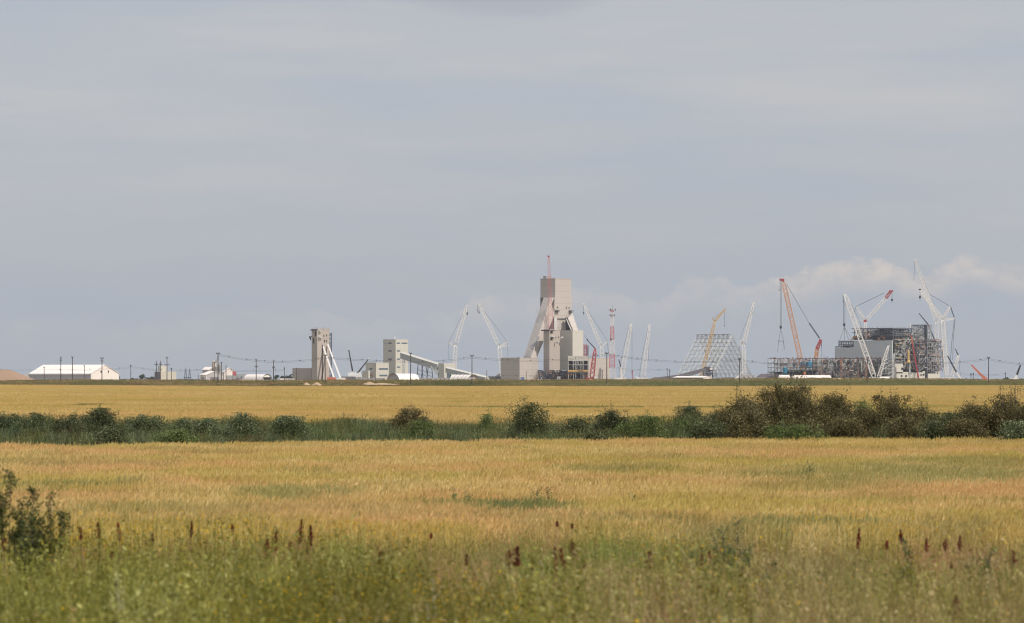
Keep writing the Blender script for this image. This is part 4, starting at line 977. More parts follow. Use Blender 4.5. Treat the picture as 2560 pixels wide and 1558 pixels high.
crane('tallest white crane on the right with its jib tip above the clouds line', 4150, (2346, 950), (2341, 805), (2288, 650), 'white', w=(2.4, 3.6, 1.6), ch=.4, br=.26, masts=[((2341, 805), (2353, 792), .9), ((2342, 807), (2353, 803), .9)], pend=[[(2290, 655), (2350, 795)]], hooks=[(2287, 652, 2285, 699, .5)], pw=.12)
crane('big white luffing crane at the right end of the mill, with two back masts', 3980, (2368, 950), (2356, 800), (2300, 724), 'white', w=(3.4, 3.4, 2.6), ch=.6, br=.4, masts=[((2356, 800), (2375, 766), 1.9), ((2357, 801), (2387, 796), 1.6)], pend=[[(2326, 737), (2375, 766)], [(2386, 797), (2380, 850), (2376, 900)], [(2388, 797), (2383, 850), (2382, 900)]], hooks=[(2300, 727, 2300, 742, 2.0)], pw=.32, tipcol='dark')
r = bpy.context.scene.collection.objects[-1]
m = MB(); m.bar(P(2376, 766, 3980), P(2386, 795, 3980), .9); oo = m.build('mast_rope', M['blue_steel'], [o for o in COL.objects if o.get('label', '').startswith('big white luffing')][0])
crane('smaller white crane with a dark jib right of the big luffing crane', 3920, (2377, 950), None, (2396, 890), 'white', w=(2.8, 2.8, 1.6), ch=.5, br=.35, pend=[[(2397, 892), (2401, 945)]])
m = MB(); m.bar(P(2396, 889, 3920), P(2388, 872, 3920), 1.0, .7); m.build('jib', M['dark'], [o for o in COL.objects if o.get('label', '').startswith('smaller white crane')][0])
telescopic('dark telescopic boom with a white foot crossing the small right crane', 3870, (2402, 950), (2391, 931), (2368, 888), w=(1.5, 1))
telescopic('dark boom poking above the mill roof beside the stair tower', 4100, (2345, 870), (2320, 811), (2298.5, 785), body=False, w=(1.2, .8), col='blue_steel')
telescopic('bright red boom standing against the open mill steelwork', 3930, (2296, 945), (2281, 858), (2278, 840), col='red', inner='redor', w=(1.15, .8))
telescopic('orange boom lying low at the far right, left of the right pole', 3850, (2466, 952), (2453, 938), (2429, 913), col='redor', inner='redor', w=(2.0, .9))
telescopic('dark boom with a white base at the right edge', 3850, (2537, 953), (2542, 938), (2551, 913), w=(2.0, 1.0))

# ------------------------------------------------------------------ poles and wires
def pole(label, px, yt, yb, Y, arms=((.04, .9),), wtop=None, group='wooden power poles', zb=None, w=.26, name='utility_pole'):
    base = P(px, yb, Y); base.z = zb if zb is not None else base.z; top = P(px, yt, Y)
    r = thing(name, base, label, 'pole', group)
    m = MB(); m.bar(base - Vector((0, 0, .2)), top, w * 1.25, w * .85, n=8); m.build('pole_shaft', M['wood'], r)
    H = top.z - base.z
    for f, wd in arms:
        z = top.z - H * f; m = MB(); m.box((top.x, Y - .12, z), (wd * H * .22, .15, .22)); m.build('crossarm', M['wood'], r)
        for s_ in (-1, 1):
            m = MB(); m.lathe((top.x + s_ * wd * H * .1, Y - .12, z + .1), [(.08, 0), (.12, .15), (.06, .35)], 8); m.build('insulator', M['blue_steel'], r)
    return r, top
line = [(-240, 890), (211, 914), (545, 882), (813, 887), (1180, 888), (1517, 881), (1849, 896), (2168, 893), (2471.5, 893), (2760, 905)]
mainlabels = {211: 'thin pole in front of the grey wall of the white hall', 545: 'tall dark pole beside the slim silos of the batch plant', 813: 'dark pole in front of the brown shaft tower', 1180: 'pole in front of the ribbed round shelter', 1517: 'pole between the red boom and the antenna tower', 1849: 'pole left of the tall white crane foot', 2168: 'brownish pole in front of the steel rack', 2471.5: 'pole beside the orange boom at the right'}
tops = {}
for px, yt in line:
    if px in mainlabels and px != 211:
        r, tp_ = pole(mainlabels[px], px, yt, 963 if px not in (2168,) else 958, 1300 if px not in (545,) else 1300, arms=((.03, .5),), w=.27)
        r.location.z = r.location.z
for lab, px, yt, Y, arms in (('dark pole, left one of the close pair before the white hall', 152, 895, 1450, ((.0, .3), (.12, .3))), ('dark pole, right one of the close pair before the white hall', 181, 894, 1450, ((.0, .3),)), ('dark pole before the white end of the hall', 255, 896, 1450, ((.0, .6), (.12, .5))), ('thin short pole before the left part of the white hall', 110.5, 918, 1600, ((.05, .3),)), (mainlabels[211], 211, 914, 1600, ((.05, .3),)), ('lone thin pole between the white hall and the cream block', 327, 913, 1600, ((.05, .3),)), ('left pole of the dark pair at the grey silo block', 391, 903, 1500, ((.18, .8),)), ('right pole of the dark pair at the grey silo block', 401, 903, 1500, ((.18, .6),)), ('tall pole right of the cream block', 417.5, 895, 1450, ((.0, .4), (.3, .9))), ('short pole before the cream block', 428.5, 920, 1600, ((.1, .4),)),
        ('left short dark post left of the white workshop', 495.5, 936, 1600, ()), ('right short dark post left of the white workshop', 505, 936, 1600, ()), ('thin pole left of the tall dark pole', 536, 905, 1600, ((.05, .3),)), ('slim pole close right of the tall dark pole', 553.5, 906, 1500, ((.04, .3),)), ('slim pole before the small white shed roof', 565, 913, 1500, ()), ('pole before the round shelter left of the brown tower', 640.5, 899, 1400, ((.02, .4), (.34, .6))), ('pole at the right end of the round shelter', 684, 902, 1400, ((.02, .3), (.35, .6))), ('small pole left of the brown wing wall', 711, 919, 1600, ((.08, .3),)), ('small pole before the brown wing wall', 741, 920, 1600, ()), ('slim pole before the pale stepped block', 938, 908, 1600, ()), ('dark pole before the sloping conveyor and round shelter', 1026.6, 882, 1300, ((.04, .3),)), ('slim pole left of the square beige block', 1217, 925, 1700, ()), ('slim pole before the square beige block', 1315.5, 927, 1700, ()),
        ('left pole of the dark pair left of the A shaped skeleton', 1668, 921, 1700, ((.1, .3),)), ('right pole of the dark pair left of the A shaped skeleton', 1674, 922, 1700, ((.2, .5),)), ('short dark pole by the beige block right of the headframe', 1506, 925, 1700, ((.1, .3),)), ('left small dark post right of the white foot boom', 2427.5, 933, 1700, ((.2, .9),)), ('right small dark post left of the orange boom', 2433, 933, 1700, ((.1, .5),)), ('small post between the two right end booms', 2513.5, 931, 1700, ((.2, .4),))):
    yb = 963 if px in (1026.6,) else 953
    pole(lab, px, yt, yb, Y, arms=arms, w=.27 if Y < 1550 else .23, zb=None)
# lattice substation masts
for lab, px, yt in (('left lattice mast of the small substation', 464, 919), ('right lattice mast of the small substation', 474, 921)):
    c = P(px, 954, 3900); c.z = 0; r = thing('lattice_mast', c, lab, 'mast', 'substation masts')
    m = MB(); m.lattice(c, P(px, yt + 6, 3900), 2.6, .8, .3, .2); m.bar(P(px, yt + 6, 3900), P(px, yt, 3900), .3); m.build('lattice', M['blue_steel'], r)
    m = MB(); m.bar(P(px - 5, 944, 3900), P(px + 5, 944, 3900), .5); m.bar(P(px - 3, 927, 3900), P(px + 3, 927, 3900), .3); m.build('busbar', M['blue_steel'], r)
c = P(1581, 954, 3980); c.z = 0; r = thing('lattice_mast', c, 'thin red and white mast between the two straight white booms', 'mast'); m = MB(); m.lattice(c, P(1581, 925, 3980), 1.1, .6, .25, .16); m.build('lattice', M['red'], r)

def wire(label, pts, Y, sag=0, w=.05, div=6, group='overhead wires', double=3.2):
    """span given by pixel points; a pair of conductors with bird markers"""
    q = P(*pts[0], Y); r = thing('overhead_wire', q, label, 'wire', group)
    P3 = [P(x, y, Y) for x, y in pts]
    xs_ = [p.x for p in P3]; zs_ = [p.z for p in P3]
    cf = np.polyfit(xs_, zs_, 2) if len(pts) > 2 else np.polyfit(xs_, zs_, 1)
    n = 14; line_ = [Vector((x, Y, float(np.polyval(cf, x)))) for x in np.linspace(xs_[0], xs_[-1], n)]
    m = MB(); m.line(line_, w); m.build('upper_conductor', M['wire'], r)
    m = MB(); m.line([p + Vector((0, .6, -double * Y / F)) for p in line_], w); m.build('lower_conductor', M['wire'], r)
    for k in range(div):
        t = (k + .6) / div; x = xs_[0] + (xs_[-1] - xs_[0]) * t; z = float(np.polyval(cf, x))
        m = MB(); m.lathe((x, Y, z - .2), [(.04, 0), (.16, .12), (.16, .28), (.04, .4)], 8); m.build('line_marker', M['wire'], r)
wire('wire span from the tall dark pole past the round shelter to the brown tower', [(545, 885), (640, 901), (700, 903), (813, 893)], 1300)
wire('wire span from the brown tower pole to the conveyor pole', [(813, 893), (900, 899), (1026, 903)], 1300)
wire('wire span from the conveyor pole to the ribbed shelter pole', [(1026, 903), (1090, 902), (1180, 892)], 1300, div=3)
wire('wire span crossing the square beige block and the shaft blocks', [(1180, 892), (1260, 900), (1350, 900), (1517, 885)], 1300)
wire('wire span from the antenna tower to the A shaped skeleton', [(1517, 885), (1640, 900), (1730, 904), (1849, 899)], 1300, div=7)
wire('wire span in front of the blue tank rack', [(1849, 899), (1935, 908), (2050, 909), (2168, 899)], 1300)
wire('wire span passing before the right part of the mill', [(2168, 899), (2300, 908), (2360, 908), (2471, 896)], 1300)
wire('wire span leaving the right edge of the view', [(2471, 896), (2560, 911), (2660, 912), (2760, 905)], 1300)
wire('faint low wire span before the white hall at far left', [(-120, 922), (0, 924), (110, 925), (255, 922)], 1600, div=5, w=.04)
wire('faint low wire span between the white hall and the cream block', [(255, 921), (290, 921), (327, 916)], 1600, div=1, w=.04)
wire('faint low wire span running to the left pole pair', [(327, 916), (391, 924), (470, 924)], 1600, div=3, w=.04)
wire('faint low wire span left of the tall dark pole', [(470, 924), (545, 924)], 1600, div=2, w=.04)
wire('faint low wire span right of the batch plant', [(545, 924), (620, 926), (711, 924)], 1600, div=3, w=.04)
wire('faint low wire span between antenna tower and skeleton', [(1517, 915), (1590, 924), (1668, 922)], 1700, div=3, w=.04)
wire('faint low wire span at the right between the posts', [(2400, 933), (2433, 936), (2513, 934)], 1700, div=2, w=.04)

# ------------------------------------------------------------------ vegetation helpers
def leaves(centers, size, aspect=.5, tone=None, hgt=None, up=.3):
    """random oriented leaf quads (diamond) at centres"""
    n = len(centers); a = RNG.normal(size=(n, 3)); a[:, 2] += up; a /= np.linalg.norm(a, axis=1)[:, None]
    b = RNG.normal(size=(n, 3)); b -= (b * a).sum(1)[:, None] * a; b /= np.linalg.norm(b, axis=1)[:, None]
    s = size * RNG.uniform(.6, 1.4, n)[:, None]
    V = np.stack([centers - a * s * .5, centers + b * s * aspect * .5, centers + a * s * .5, centers - b * s * aspect * .5], 1).reshape(-1, 3)
    Fq = np.arange(n * 4).reshape(-1, 4)
    tone = RNG.random(n) if tone is None else tone
    hgt = np.ones(n) if hgt is None else hgt
    return V, Fq, np.repeat(tone, 4), np.repeat(hgt, 4)
def strips(base, top, w0, w1, bend=0, n=3, tone=None):
    """blades: strips from base to top with a sideways bow, facing random"""
    N = len(base); d = top - base; ang = RNG.uniform(0, math.pi, N); s = np.stack([np.cos(ang), np.sin(ang), np.zeros(N)], 1)
    bow = RNG.normal(size=(N, 3)) * bend; bow[:, 2] = -np.abs(bow[:, 2]) * .5
    L = np.linalg.norm(d, axis=1)[:, None]; V = []; H = []
    for i in range(n + 1):
        t = i / n; c = base + d * t + bow * L * t * t; w_ = (w0 + (w1 - w0) * t) * .5
        V += [c - s * w_, c + s * w_]; H += [np.full(N, t)] * 2
    V = np.stack(V, 1); H = np.stack(H, 1); k = 2 * (n + 1)
    Fq = np.concatenate([np.arange(N)[:, None] * k + np.array([2 * i, 2 * i + 1, 2 * i + 3, 2 * i + 2])[None] for i in range(n)])
    tone = RNG.random(N) if tone is None else tone
    return V.reshape(-1, 3), Fq, np.repeat(tone, k), H.reshape(-1)
def merge(parts):
    V = []; Fq = []; T = []; H = []; o = 0
    for v, f, t, h in parts:
        V.append(v); Fq.append(f + o); T.append(t); H.append(h); o += len(v)
    return np.concatenate(V), np.concatenate(Fq), np.concatenate(T), np.concatenate(H)

def wheat_patch(size, dens, h=.68, hw=.016, wide=1.0, leafy=2, headlen=.09):
    N = int(size * size * dens); x = RNG.uniform(0, size, N); y = RNG.uniform(0, size, N)
    b = np.stack([x, y, np.zeros(N)], 1); hh = h * RNG.normal(1, .06, N)
    lean = np.stack([RNG.normal(.10, .09, N), RNG.normal(0, .08, N), np.ones(N)], 1)
    top = b + lean * hh[:, None]; tone = RNG.random(N)
    parts = [strips(b, top, .006 * wide, .005 * wide, .04, 2, tone)]
    # heads: crossed narrow diamonds
    d = lean + np.stack([RNG.normal(.15, .16, N), RNG.normal(0, .18, N), RNG.normal(0, .1, N)], 1); d /= np.linalg.norm(d, axis=1)[:, None]
    hl = headlen * RNG.uniform(.8, 1.3, N)[:, None]; ang = RNG.uniform(0, math.pi, N)
    for da in (0, math.pi / 2):
        s = np.stack([np.cos(ang + da), np.sin(ang + da), np.zeros(N)], 1) * hw * .5
        V = np.stack([top, top + d * hl * .4 + s, top + d * hl, top + d * hl * .4 - s], 1).reshape(-1, 3)
        parts.append((V, np.arange(N * 4).reshape(-1, 4), np.repeat(tone, 4), np.ones(N * 4)))
    for k in range(leafy):
        z0 = RNG.uniform(.25, .85, N)[:, None]; lb = b + (top - b) * z0
        a = RNG.uniform(0, 2 * math.pi, N); e = lb + np.stack([np.cos(a) * .12, np.sin(a) * .12, RNG.uniform(.02, .14, N)], 1)
        v, f, t_, h_ = strips(lb, e, .011 * wide, .003, .1, 1, RNG.random(N) * .8)
        parts.append((v, f, t_, np.repeat(z0[:, 0], 4)))
    return merge(parts)
def grass_patch(size, dens, h, hv=.25, w0=.008, lean=.3, heads=0, headw=.02, headlen=.12, bend=.25, leafn=0, leafs=.03, clump=True, nseg=3):
    N = int(size * size * dens)
    if clump:
        nc = max(6, N // 22); cx = RNG.uniform(0, size, (nc, 2)); idx = RNG.integers(0, nc, N); xy = cx[idx] + RNG.normal(size=(N, 2)) * .06; ch = RNG.normal(1, hv * .9, nc)[idx]; ct = RNG.random(nc)[idx]
    else: xy = RNG.uniform(0, size, (N, 2)); ch = np.ones(N); ct = RNG.random(N)
    b = np.concatenate([xy, np.zeros((N, 1))], 1); hh = np.clip(h * ch * RNG.normal(1, hv, N), .15 * h, 1.5 * h)
    top = b + np.stack([RNG.normal(.05, lean, N) * hh, RNG.normal(0, lean, N) * hh, hh], 1); tone = ct * .6 + RNG.random(N) * .4
    parts = [strips(b, top, w0, w0 * .25, bend, nseg, tone)]
    if heads:
        k = RNG.random(N) < heads; tp_ = top[k]; n = len(tp_)
        for q in range(6):
            c = tp_ + np.stack([RNG.normal(0, headw * .6, n), RNG.normal(0, headw * .6, n), -RNG.random(n) * headlen], 1)
            parts.append(leaves(c, headw, .5, np.clip(tone[k] * .5 + .5, 0, 1), up=1.5))
    if leafn:
        for q in range(leafn):
            t = RNG.uniform(.3, 1, N)[:, None]; c = b + (top - b) * t + RNG.normal(size=(N, 3)) * .025
            v, f, tt, h_ = leaves(c, leafs, .45, np.clip(ct * .6 + RNG.random(N) * .5 - .05, 0, 1)); parts.append((v, f, tt, np.repeat(t[:, 0], 4)))
    return merge(parts)

def source(name, data, mat):
    V, Fq, T, H = data
    return mesh_np(name, V, Fq, mat, attrs={'tone': T, 'hgt': H})
def scatter(name, label, variants, pts, rot, scl, sclz=None, kind='stuff'):
    """one object whose node tree instances patch meshes on its points"""
    sc = bpy.data.collections.new(name + '_patches')
    for v in variants: sc.objects.link(v)
    me = bpy.data.meshes.new(name); pts = np.asarray(pts, dtype=np.float32); me.vertices.add(len(pts)); me.vertices.foreach_set('co', pts.ravel())
    for an, av in (('rot', rot), ('scl', scl), ('sclz', sclz if sclz is not None else scl)):
        a = me.attributes.new(an, 'FLOAT', 'POINT'); a.data.foreach_set('value', np.asarray(av, dtype=np.float32))
    o = bpy.data.objects.new(name, me); COL.objects.link(o)
    ng = bpy.data.node_groups.new(name + '_nodes', 'GeometryNodeTree')
    ng.interface.new_socket('Geometry', in_out='INPUT', socket_type='NodeSocketGeometry'); ng.interface.new_socket('Geometry', in_out='OUTPUT', socket_type='NodeSocketGeometry')
    N = ng.nodes; Lk = ng.links
    gi = N.new('NodeGroupInput'); go = N.new('NodeGroupOutput'); ip = N.new('GeometryNodeInstanceOnPoints')
    ci = N.new('GeometryNodeCollectionInfo'); ci.inputs[0].default_value = sc; ci.inputs[1].default_value = True; ci.inputs[2].default_value = True
    def attr(nm):
        a = N.new('GeometryNodeInputNamedAttribute'); a.data_type = 'FLOAT'; a.inputs[0].default_value = nm; return a.outputs[0]
    cx = N.new('ShaderNodeCombineXYZ'); Lk.new(attr('rot'), cx.inputs[2])
    cs = N.new('ShaderNodeCombineXYZ'); s_ = attr('scl'); Lk.new(s_, cs.inputs[0]); Lk.new(s_, cs.inputs[1]); Lk.new(attr('sclz'), cs.inputs[2])
    Lk.new(gi.outputs[0], ip.inputs['Points']); Lk.new(ci.outputs[0], ip.inputs['Instance']); ip.inputs['Pick Instance'].default_value = True
    er = N.new('FunctionNodeEulerToRotation'); Lk.new(cx.outputs[0], er.inputs[0]); Lk.new(er.outputs[0], ip.inputs['Rotation']); Lk.new(cs.outputs[0], ip.inputs['Scale'])
    Lk.new(ip.outputs[0], go.inputs[0])
    md = o.modifiers.new('scatter', 'NODES'); md.node_group = ng
    tag(o, label, kind=kind); return o
def cells(y0f, y1f, step, margin=.18, x0=0, x1=2560, jit=.15, zf=None):
    """grid of patch origins covering the view wedge between depth functions"""
    out = []; ymin = min(y0f(p) for p in np.linspace(x0, x1, 15)); ymax = max(y1f(p) for p in np.linspace(x0, x1, 15))
    y = ymin - step
    while y < ymax + step:
        xa = (x0 - 1280) / F * (y + step) ; xb = (x1 - 1280) / F * (y + step); mg = (xb - xa) * margin if (x0 == 0 and x1 == 2560) else 0
        x = xa - mg - step
        while x < xb + mg + step:
            px = (x + step / 2) / max(y, 1) * F + 1280; yc = y + step / 2
            if y0f(px) <= yc <= y1f(px): out.append((x + random.uniform(-jit, jit) * step, y + random.uniform(-jit, jit) * step, zf(x, yc) if zf else 0))
            x += step
        y += step
    return np.array(out)

# ------------------------------------------------------------------ wheat fields
WT = [srgb(196, 170, 102), srgb(226, 200, 130), srgb(242, 218, 154), srgb(252, 236, 184)]
gspots = []
def spot(px, py, w_, dpx, amt, col, z=.8):
    Yc = (CAMH - z) * F / (py - HZ); dY = (CAMH - z) * F / (py - dpx - HZ) - Yc; return ((px - 1280) / F * Yc, Yc, w_ / F * Yc, max(1.5, dY), amt, col)
GR = srgb(146, 156, 92); GR2 = srgb(112, 136, 88)
for s_ in ((1190, 1252, 190, 12, .55, GR2), (1330, 1256, 130, 9, .6, GR2), (1800, 1296, 420, 8, .35, GR2), (2150, 1300, 420, 13, .45, GR), (1500, 1283, 300, 8, .4, GR), (2250, 1178, 420, 24, .5, GR), (2420, 1150, 200, 12, .45, GR),
           (150, 1205, 300, 6, .55, GR), (740, 1225, 170, 16, .55, GR), (150, 1155, 260, 9, .35, GR), (1540, 1168, 180, 8, .45, GR), (540, 1270, 900, 14, .30, GR)): gspots.append(spot(*s_))
mat_wheat = vegmat('wheat', WT, srgb(160, 146, 58), pos=[(5, 9, .42, .60, .62, srgb(238, 196, 140)), (8, 7, .48, .60, .6, srgb(212, 196, 104)), (3.5, 3.0, .52, .66, .5, srgb(164, 158, 84)), (1.2, 1.6, .55, .70, .45, srgb(196, 150, 98)), (.5, .7, .58, .72, .5, srgb(120, 124, 66))], spots=gspots, transl=.3, hpow=(.3, .98))
PX = [0, 250, 640, 1280, 1600, 1920, 2560]; FE = [1330, 1200, 1010, 1066, 1013, 1080, 1200]
NEdge = lambda px: interp(px, [0, 640, 1280, 1920, 2560], [55, 56, 57, 55, 55]) + 1.2 * math.sin(px * .011)
FEdge = lambda px: interp(px, [0, 640, 1280, 1920, 2560], [123, 129, 133, 136, 140]) + .7 * math.sin(px * .02)
var = [source('wheat_patch', wheat_patch(1.5, 230), mat_wheat) for _ in range(5)]
c = cells(NEdge, FEdge, 1.4)
scatter('near_wheat_field', 'ripening wheat standing in the near field', var, c, RNG.uniform(-.25, .25, len(c)), RNG.uniform(.95, 1.08, len(c)), RNG.normal(1, .05, len(c)))
mat_wheat2 = vegmat('far_wheat', [srgb(200, 174, 106), srgb(222, 196, 130), srgb(236, 212, 146), srgb(246, 226, 168)], srgb(158, 144, 72), pos=[(26, 40, .42, .60, .5, srgb(232, 196, 132)), (16, 14, .50, .64, .55, srgb(198, 178, 88)), (90, 40, .48, .62, .5, srgb(214, 192, 110))],
    spots=[spot(1600, 1018.5, 420, 2.0, .85, srgb(140, 146, 76)), spot(1200, 1017, 200, 1.5, .5, GR), spot(240, 1012.5, 60, 1.0, .9, srgb(116, 112, 56)), spot(2200, 1016, 200, 3, .5, GR)], transl=.3, hpow=(.3, .98))
B0 = lambda px: interp(px, [0, 300, 700, 1280, 1700, 2560], [196, 200, 205, 196, 188, 200])
var = [source('mid_wheat_patch', wheat_patch(3.0, 75, hw=.035, wide=2.2, leafy=1, headlen=.12), mat_wheat2) for _ in range(4)]
c = cells(B0, lambda px: 430, 2.8)
scatter('middle_wheat_field', 'ripe wheat behind the bushes', var, c, RNG.uniform(-.25, .25, len(c)), RNG.uniform(.95, 1.08, len(c)), RNG.normal(1, .05, len(c)))
var = [source('far_wheat_patch', wheat_patch(8.0, 14, hw=.11, wide=6, leafy=1, headlen=.16), mat_wheat2) for _ in range(4)]
c = cells(lambda px: 430, lambda px: interp(px, PX, FE), 7.4)
scatter('far_wheat_field', 'pale ripe wheat reaching the far bank', var, c, RNG.uniform(-.25, .25, len(c)), RNG.uniform(.95, 1.08, len(c)), RNG.normal(1, .04, len(c)))

# ------------------------------------------------------------------ far bank grass, dirt piles, fence posts
mat_bank = vegmat('bank_grass', [srgb(112, 104, 68), srgb(142, 130, 86), srgb(168, 150, 106), srgb(190, 172, 134)], srgb(92, 84, 56), pos=[(20, 80, .45, .60, .7, srgb(108, 118, 74)), (9, 60, .50, .64, .65, srgb(146, 114, 88))],
                  spots=[(105, 1300, 130, 120, .6, srgb(124, 136, 90)), (-20, 1300, 16, 150, .7, srgb(96, 106, 66))], transl=.2)
var = [source('bank_grass_patch', grass_patch(7.0, 9, .42, w0=.10, lean=.35, bend=.2, nseg=2), mat_bank) for _ in range(4)]
c = cells(lambda px: interp(px, PX, FE) + 10, lambda px: 1530, 7.0, zf=berm_z, margin=.12)
scatter('bank_grass', 'brown and green grass on the far bank', var, c, RNG.uniform(0, 6.28, len(c)), RNG.uniform(.9, 1.2, len(c)), RNG.uniform(.7, 1.4, len(c)))
def pile(label, px, w_, yt, yb, Y, mat, group='dirt piles on the far bank', name='dirt_pile'):
    a = P(px, yb, Y); W_ = w_ / F * Y; H = (yb - yt) / F * Y; V = []; n = 14; base = a.z
    for j in range(n + 1):
        for i in range(n + 1):
            u_ = i / n * 2 - 1; v_ = j / n * 2 - 1; rr = math.hypot(u_, v_); k = max(0, 1 - rr) ** .8
            V.append((a.x + u_ * W_ / 2, Y + v_ * W_ / 2, base + H * (k + RNG.uniform(-.05, .05) * (k > 0)) - .02))
    Fq = [(j * (n + 1) + i, j * (n + 1) + i + 1, (j + 1) * (n + 1) + i + 1, (j + 1) * (n + 1) + i) for j in range(n) for i in range(n)]
    o = mesh_np(name, V, Fq, mat, loc=a); COL.objects.link(o); o.data.shade_smooth(); tag(o, label, 'dirt pile', group); return o
pile('left one of two bare dirt piles below the brown tower', 766, 20, 956, 963, 1250, M['dirt'])
pile('right one of two bare dirt piles below the brown tower', 792, 27, 955.5, 964, 1250, M['dirt'])
pile('wide flat dirt pile below the pale stepped block', 924, 36, 954.5, 961, 1260, M['dirt'])
pile('long low dirt pile left of the round shelter with the open end', 955, 90, 957.5, 962, 1255, M['dirt'])
pile('small dirt pile right of the dark stockpile', 604, 18, 947.5, 955, 1480, M['dirt'])
pile('rounded dirt pile above the tallest bush', 2008, 17, 947.5, 957, 1450, M['dirt'])
M['stone'] = paint('pale_stone', srgb(206, 178, 150), rough=.95, var=.15, scale=.8)
def stones():
    N = 1500; V = []; Fq = []
    for i in range(N):
        px = random.choice((random.uniform(1640, 2560), random.uniform(640, 1640), random.uniform(2000, 2560), random.uniform(200, 640))); Y = random.uniform(1440, 1495) if px > 1640 else random.uniform(1490, 1502)
        X = (px - 1280) / F * Y; z = berm_z(X, Y); s_ = random.uniform(.2, .6); o_ = len(V)
        for dx, dy, dz in ((-1, 0, 0), (0, -1, 0), (1, 0, 0), (0, 1, 0), (0, 0, .9)): V.append((X + dx * s_ * random.uniform(.7, 1.3), Y + dy * s_, z + .12 + dz * s_ * random.uniform(.6, 1.1)))
        Fq += [(o_, o_ + 1, o_ + 4, o_ + 4), ]
        V += [V[o_ + 1], V[o_ + 2], V[o_ + 4], V[o_ + 4]]; Fq[-1] = (o_, o_ + 1, o_ + 4, o_ + 3)
        Fq.append((o_ + 5, o_ + 6, o_ + 7, o_ + 8))
    me = bpy.data.meshes.new('gravel'); me.from_pydata(V, [], [tuple(dict.fromkeys(f)) for f in Fq if len(set(f)) > 2]); me.materials.append(M['stone'])
    o = bpy.data.objects.new('gravel', me); COL.objects.link(o); tag(o, 'pale stones strewn along the top of the far bank', kind='stuff')
stones()
for k, (px, lab) in enumerate(((1328.5, 'leftmost reddish post'), (1336.5, 'middle reddish post'), (1343.5, 'rightmost reddish post'))):
    a = P(px, 965, 1180); m = MB(); a.z = berm_z(a.x, 1180); m.bar(a, a + Vector((0, 0, 1.25)), .16); m.bar(a + Vector((0, 0, 1.25)), a + Vector((0, 0, 1.33)), .2)
    if k < 2: pass
    o = m.build('fence_post', M['rust'], loc=a); tag(o, lab + ' of three at the field edge under the beige block', 'post', 'reddish fence posts')

# ------------------------------------------------------------------ distant trees
tm = vegmat('distant_foliage', [srgb(44, 56, 44), srgb(66, 80, 58), srgb(88, 102, 72)], srgb(60, 70, 50), transl=.2)
def tree(label, px, w_, yt, Y, group='small distant trees'):
    c = P(px, 954, Y); c.z = 0; k = SC(Y); H = P(0, yt, Y).z; W_ = w_ * k; r = thing('tree', c, label, 'tree', group)
    m = MB(); m.bar(c, c + Vector((0, 0, H * .5)), .7, .4, n=6)
    for a in range(4): m.bar(c + Vector((0, 0, H * .35)), c + Vector((math.cos(a * 1.6) * W_ * .3, math.sin(a * 1.6) * W_ * .3, H * .7)), .35, .15)
    m.build('trunk', M['wood'], r)
    n = 420; nc = 9; cc = RNG.normal(size=(nc, 3)) * np.array([W_ * .24, W_ * .2, H * .16]) + np.array([c.x, c.y, H * .62]); idx = RNG.integers(0, nc, n)
    q = cc[idx] + RNG.normal(size=(n, 3)) * np.array([W_ * .11, W_ * .11, H * .09]); q[:, 2] = np.clip(q[:, 2], .5, H)
    V, Fq, T, Hh = leaves(q, 1.2, .7); o = mesh_np('crown', V, Fq, tm, parent=r, attrs={'tone': T, 'hgt': Hh}); COL.objects.link(o)
for lab, px, w_, yt, Y in (('small dark tree at the right end of the white hall', 292, 9, 939, 3950), ('round topped dark tree between the hall and the silo block', 357, 14, 935.5, 5200), ('wide tree clump leaning toward the grey silo block', 372, 24, 942, 5200), ('low tree near the thin lone pole', 340, 18, 945, 5200), ('low tree at the foot of the grey silo block', 384, 12, 944, 5200), ('round dark tree right of the round shelter', 691, 8, 938, 5000), ('twin topped tree between round shelter and wing wall', 702, 10, 941, 5000), ('small tree close left of the small pole', 708, 9, 940, 5000), ('dark tree close right of the small pole', 719, 9, 939, 5000), ('dark tree touching the brown wing wall', 728, 9, 936, 5000), ('small tree behind the white foot boom', 2408, 14, 945, 4800), ('round dark tree between the two right end booms', 2517, 13, 944, 4800), ('low tree at the right edge beyond the dark boom', 2553, 12, 946, 4800)): tree(lab, px, w_, yt, Y)
def thicket(name, label, x0, x1, yt, Y):
    n = 1600; k = SC(Y); q = np.stack([RNG.uniform((x0 - 1280) * k, (x1 - 1280) * k, n), Y + RNG.uniform(0, 30, n), np.zeros(n)], 1)
    q[:, 2] = RNG.uniform(0, 1, n) * (P(0, yt, Y).z * (.75 + .25 * np.sin(q[:, 0] * .11) * np.cos(q[:, 0] * .037)))
    V, Fq, T, Hh = leaves(q, 2.2, .7); o = mesh_np(name, V, Fq, tm, attrs={'tone': T, 'hgt': Hh}); COL.objects.link(o); tag(o, label, kind='stuff')
thicket('treeline', 'thin far off line of scrub at the left horizon', 280, 760, 947.5, 6500); thicket('treeline', 'thin far off line of scrub at the right horizon', 2330, 2620, 948.5, 6500)

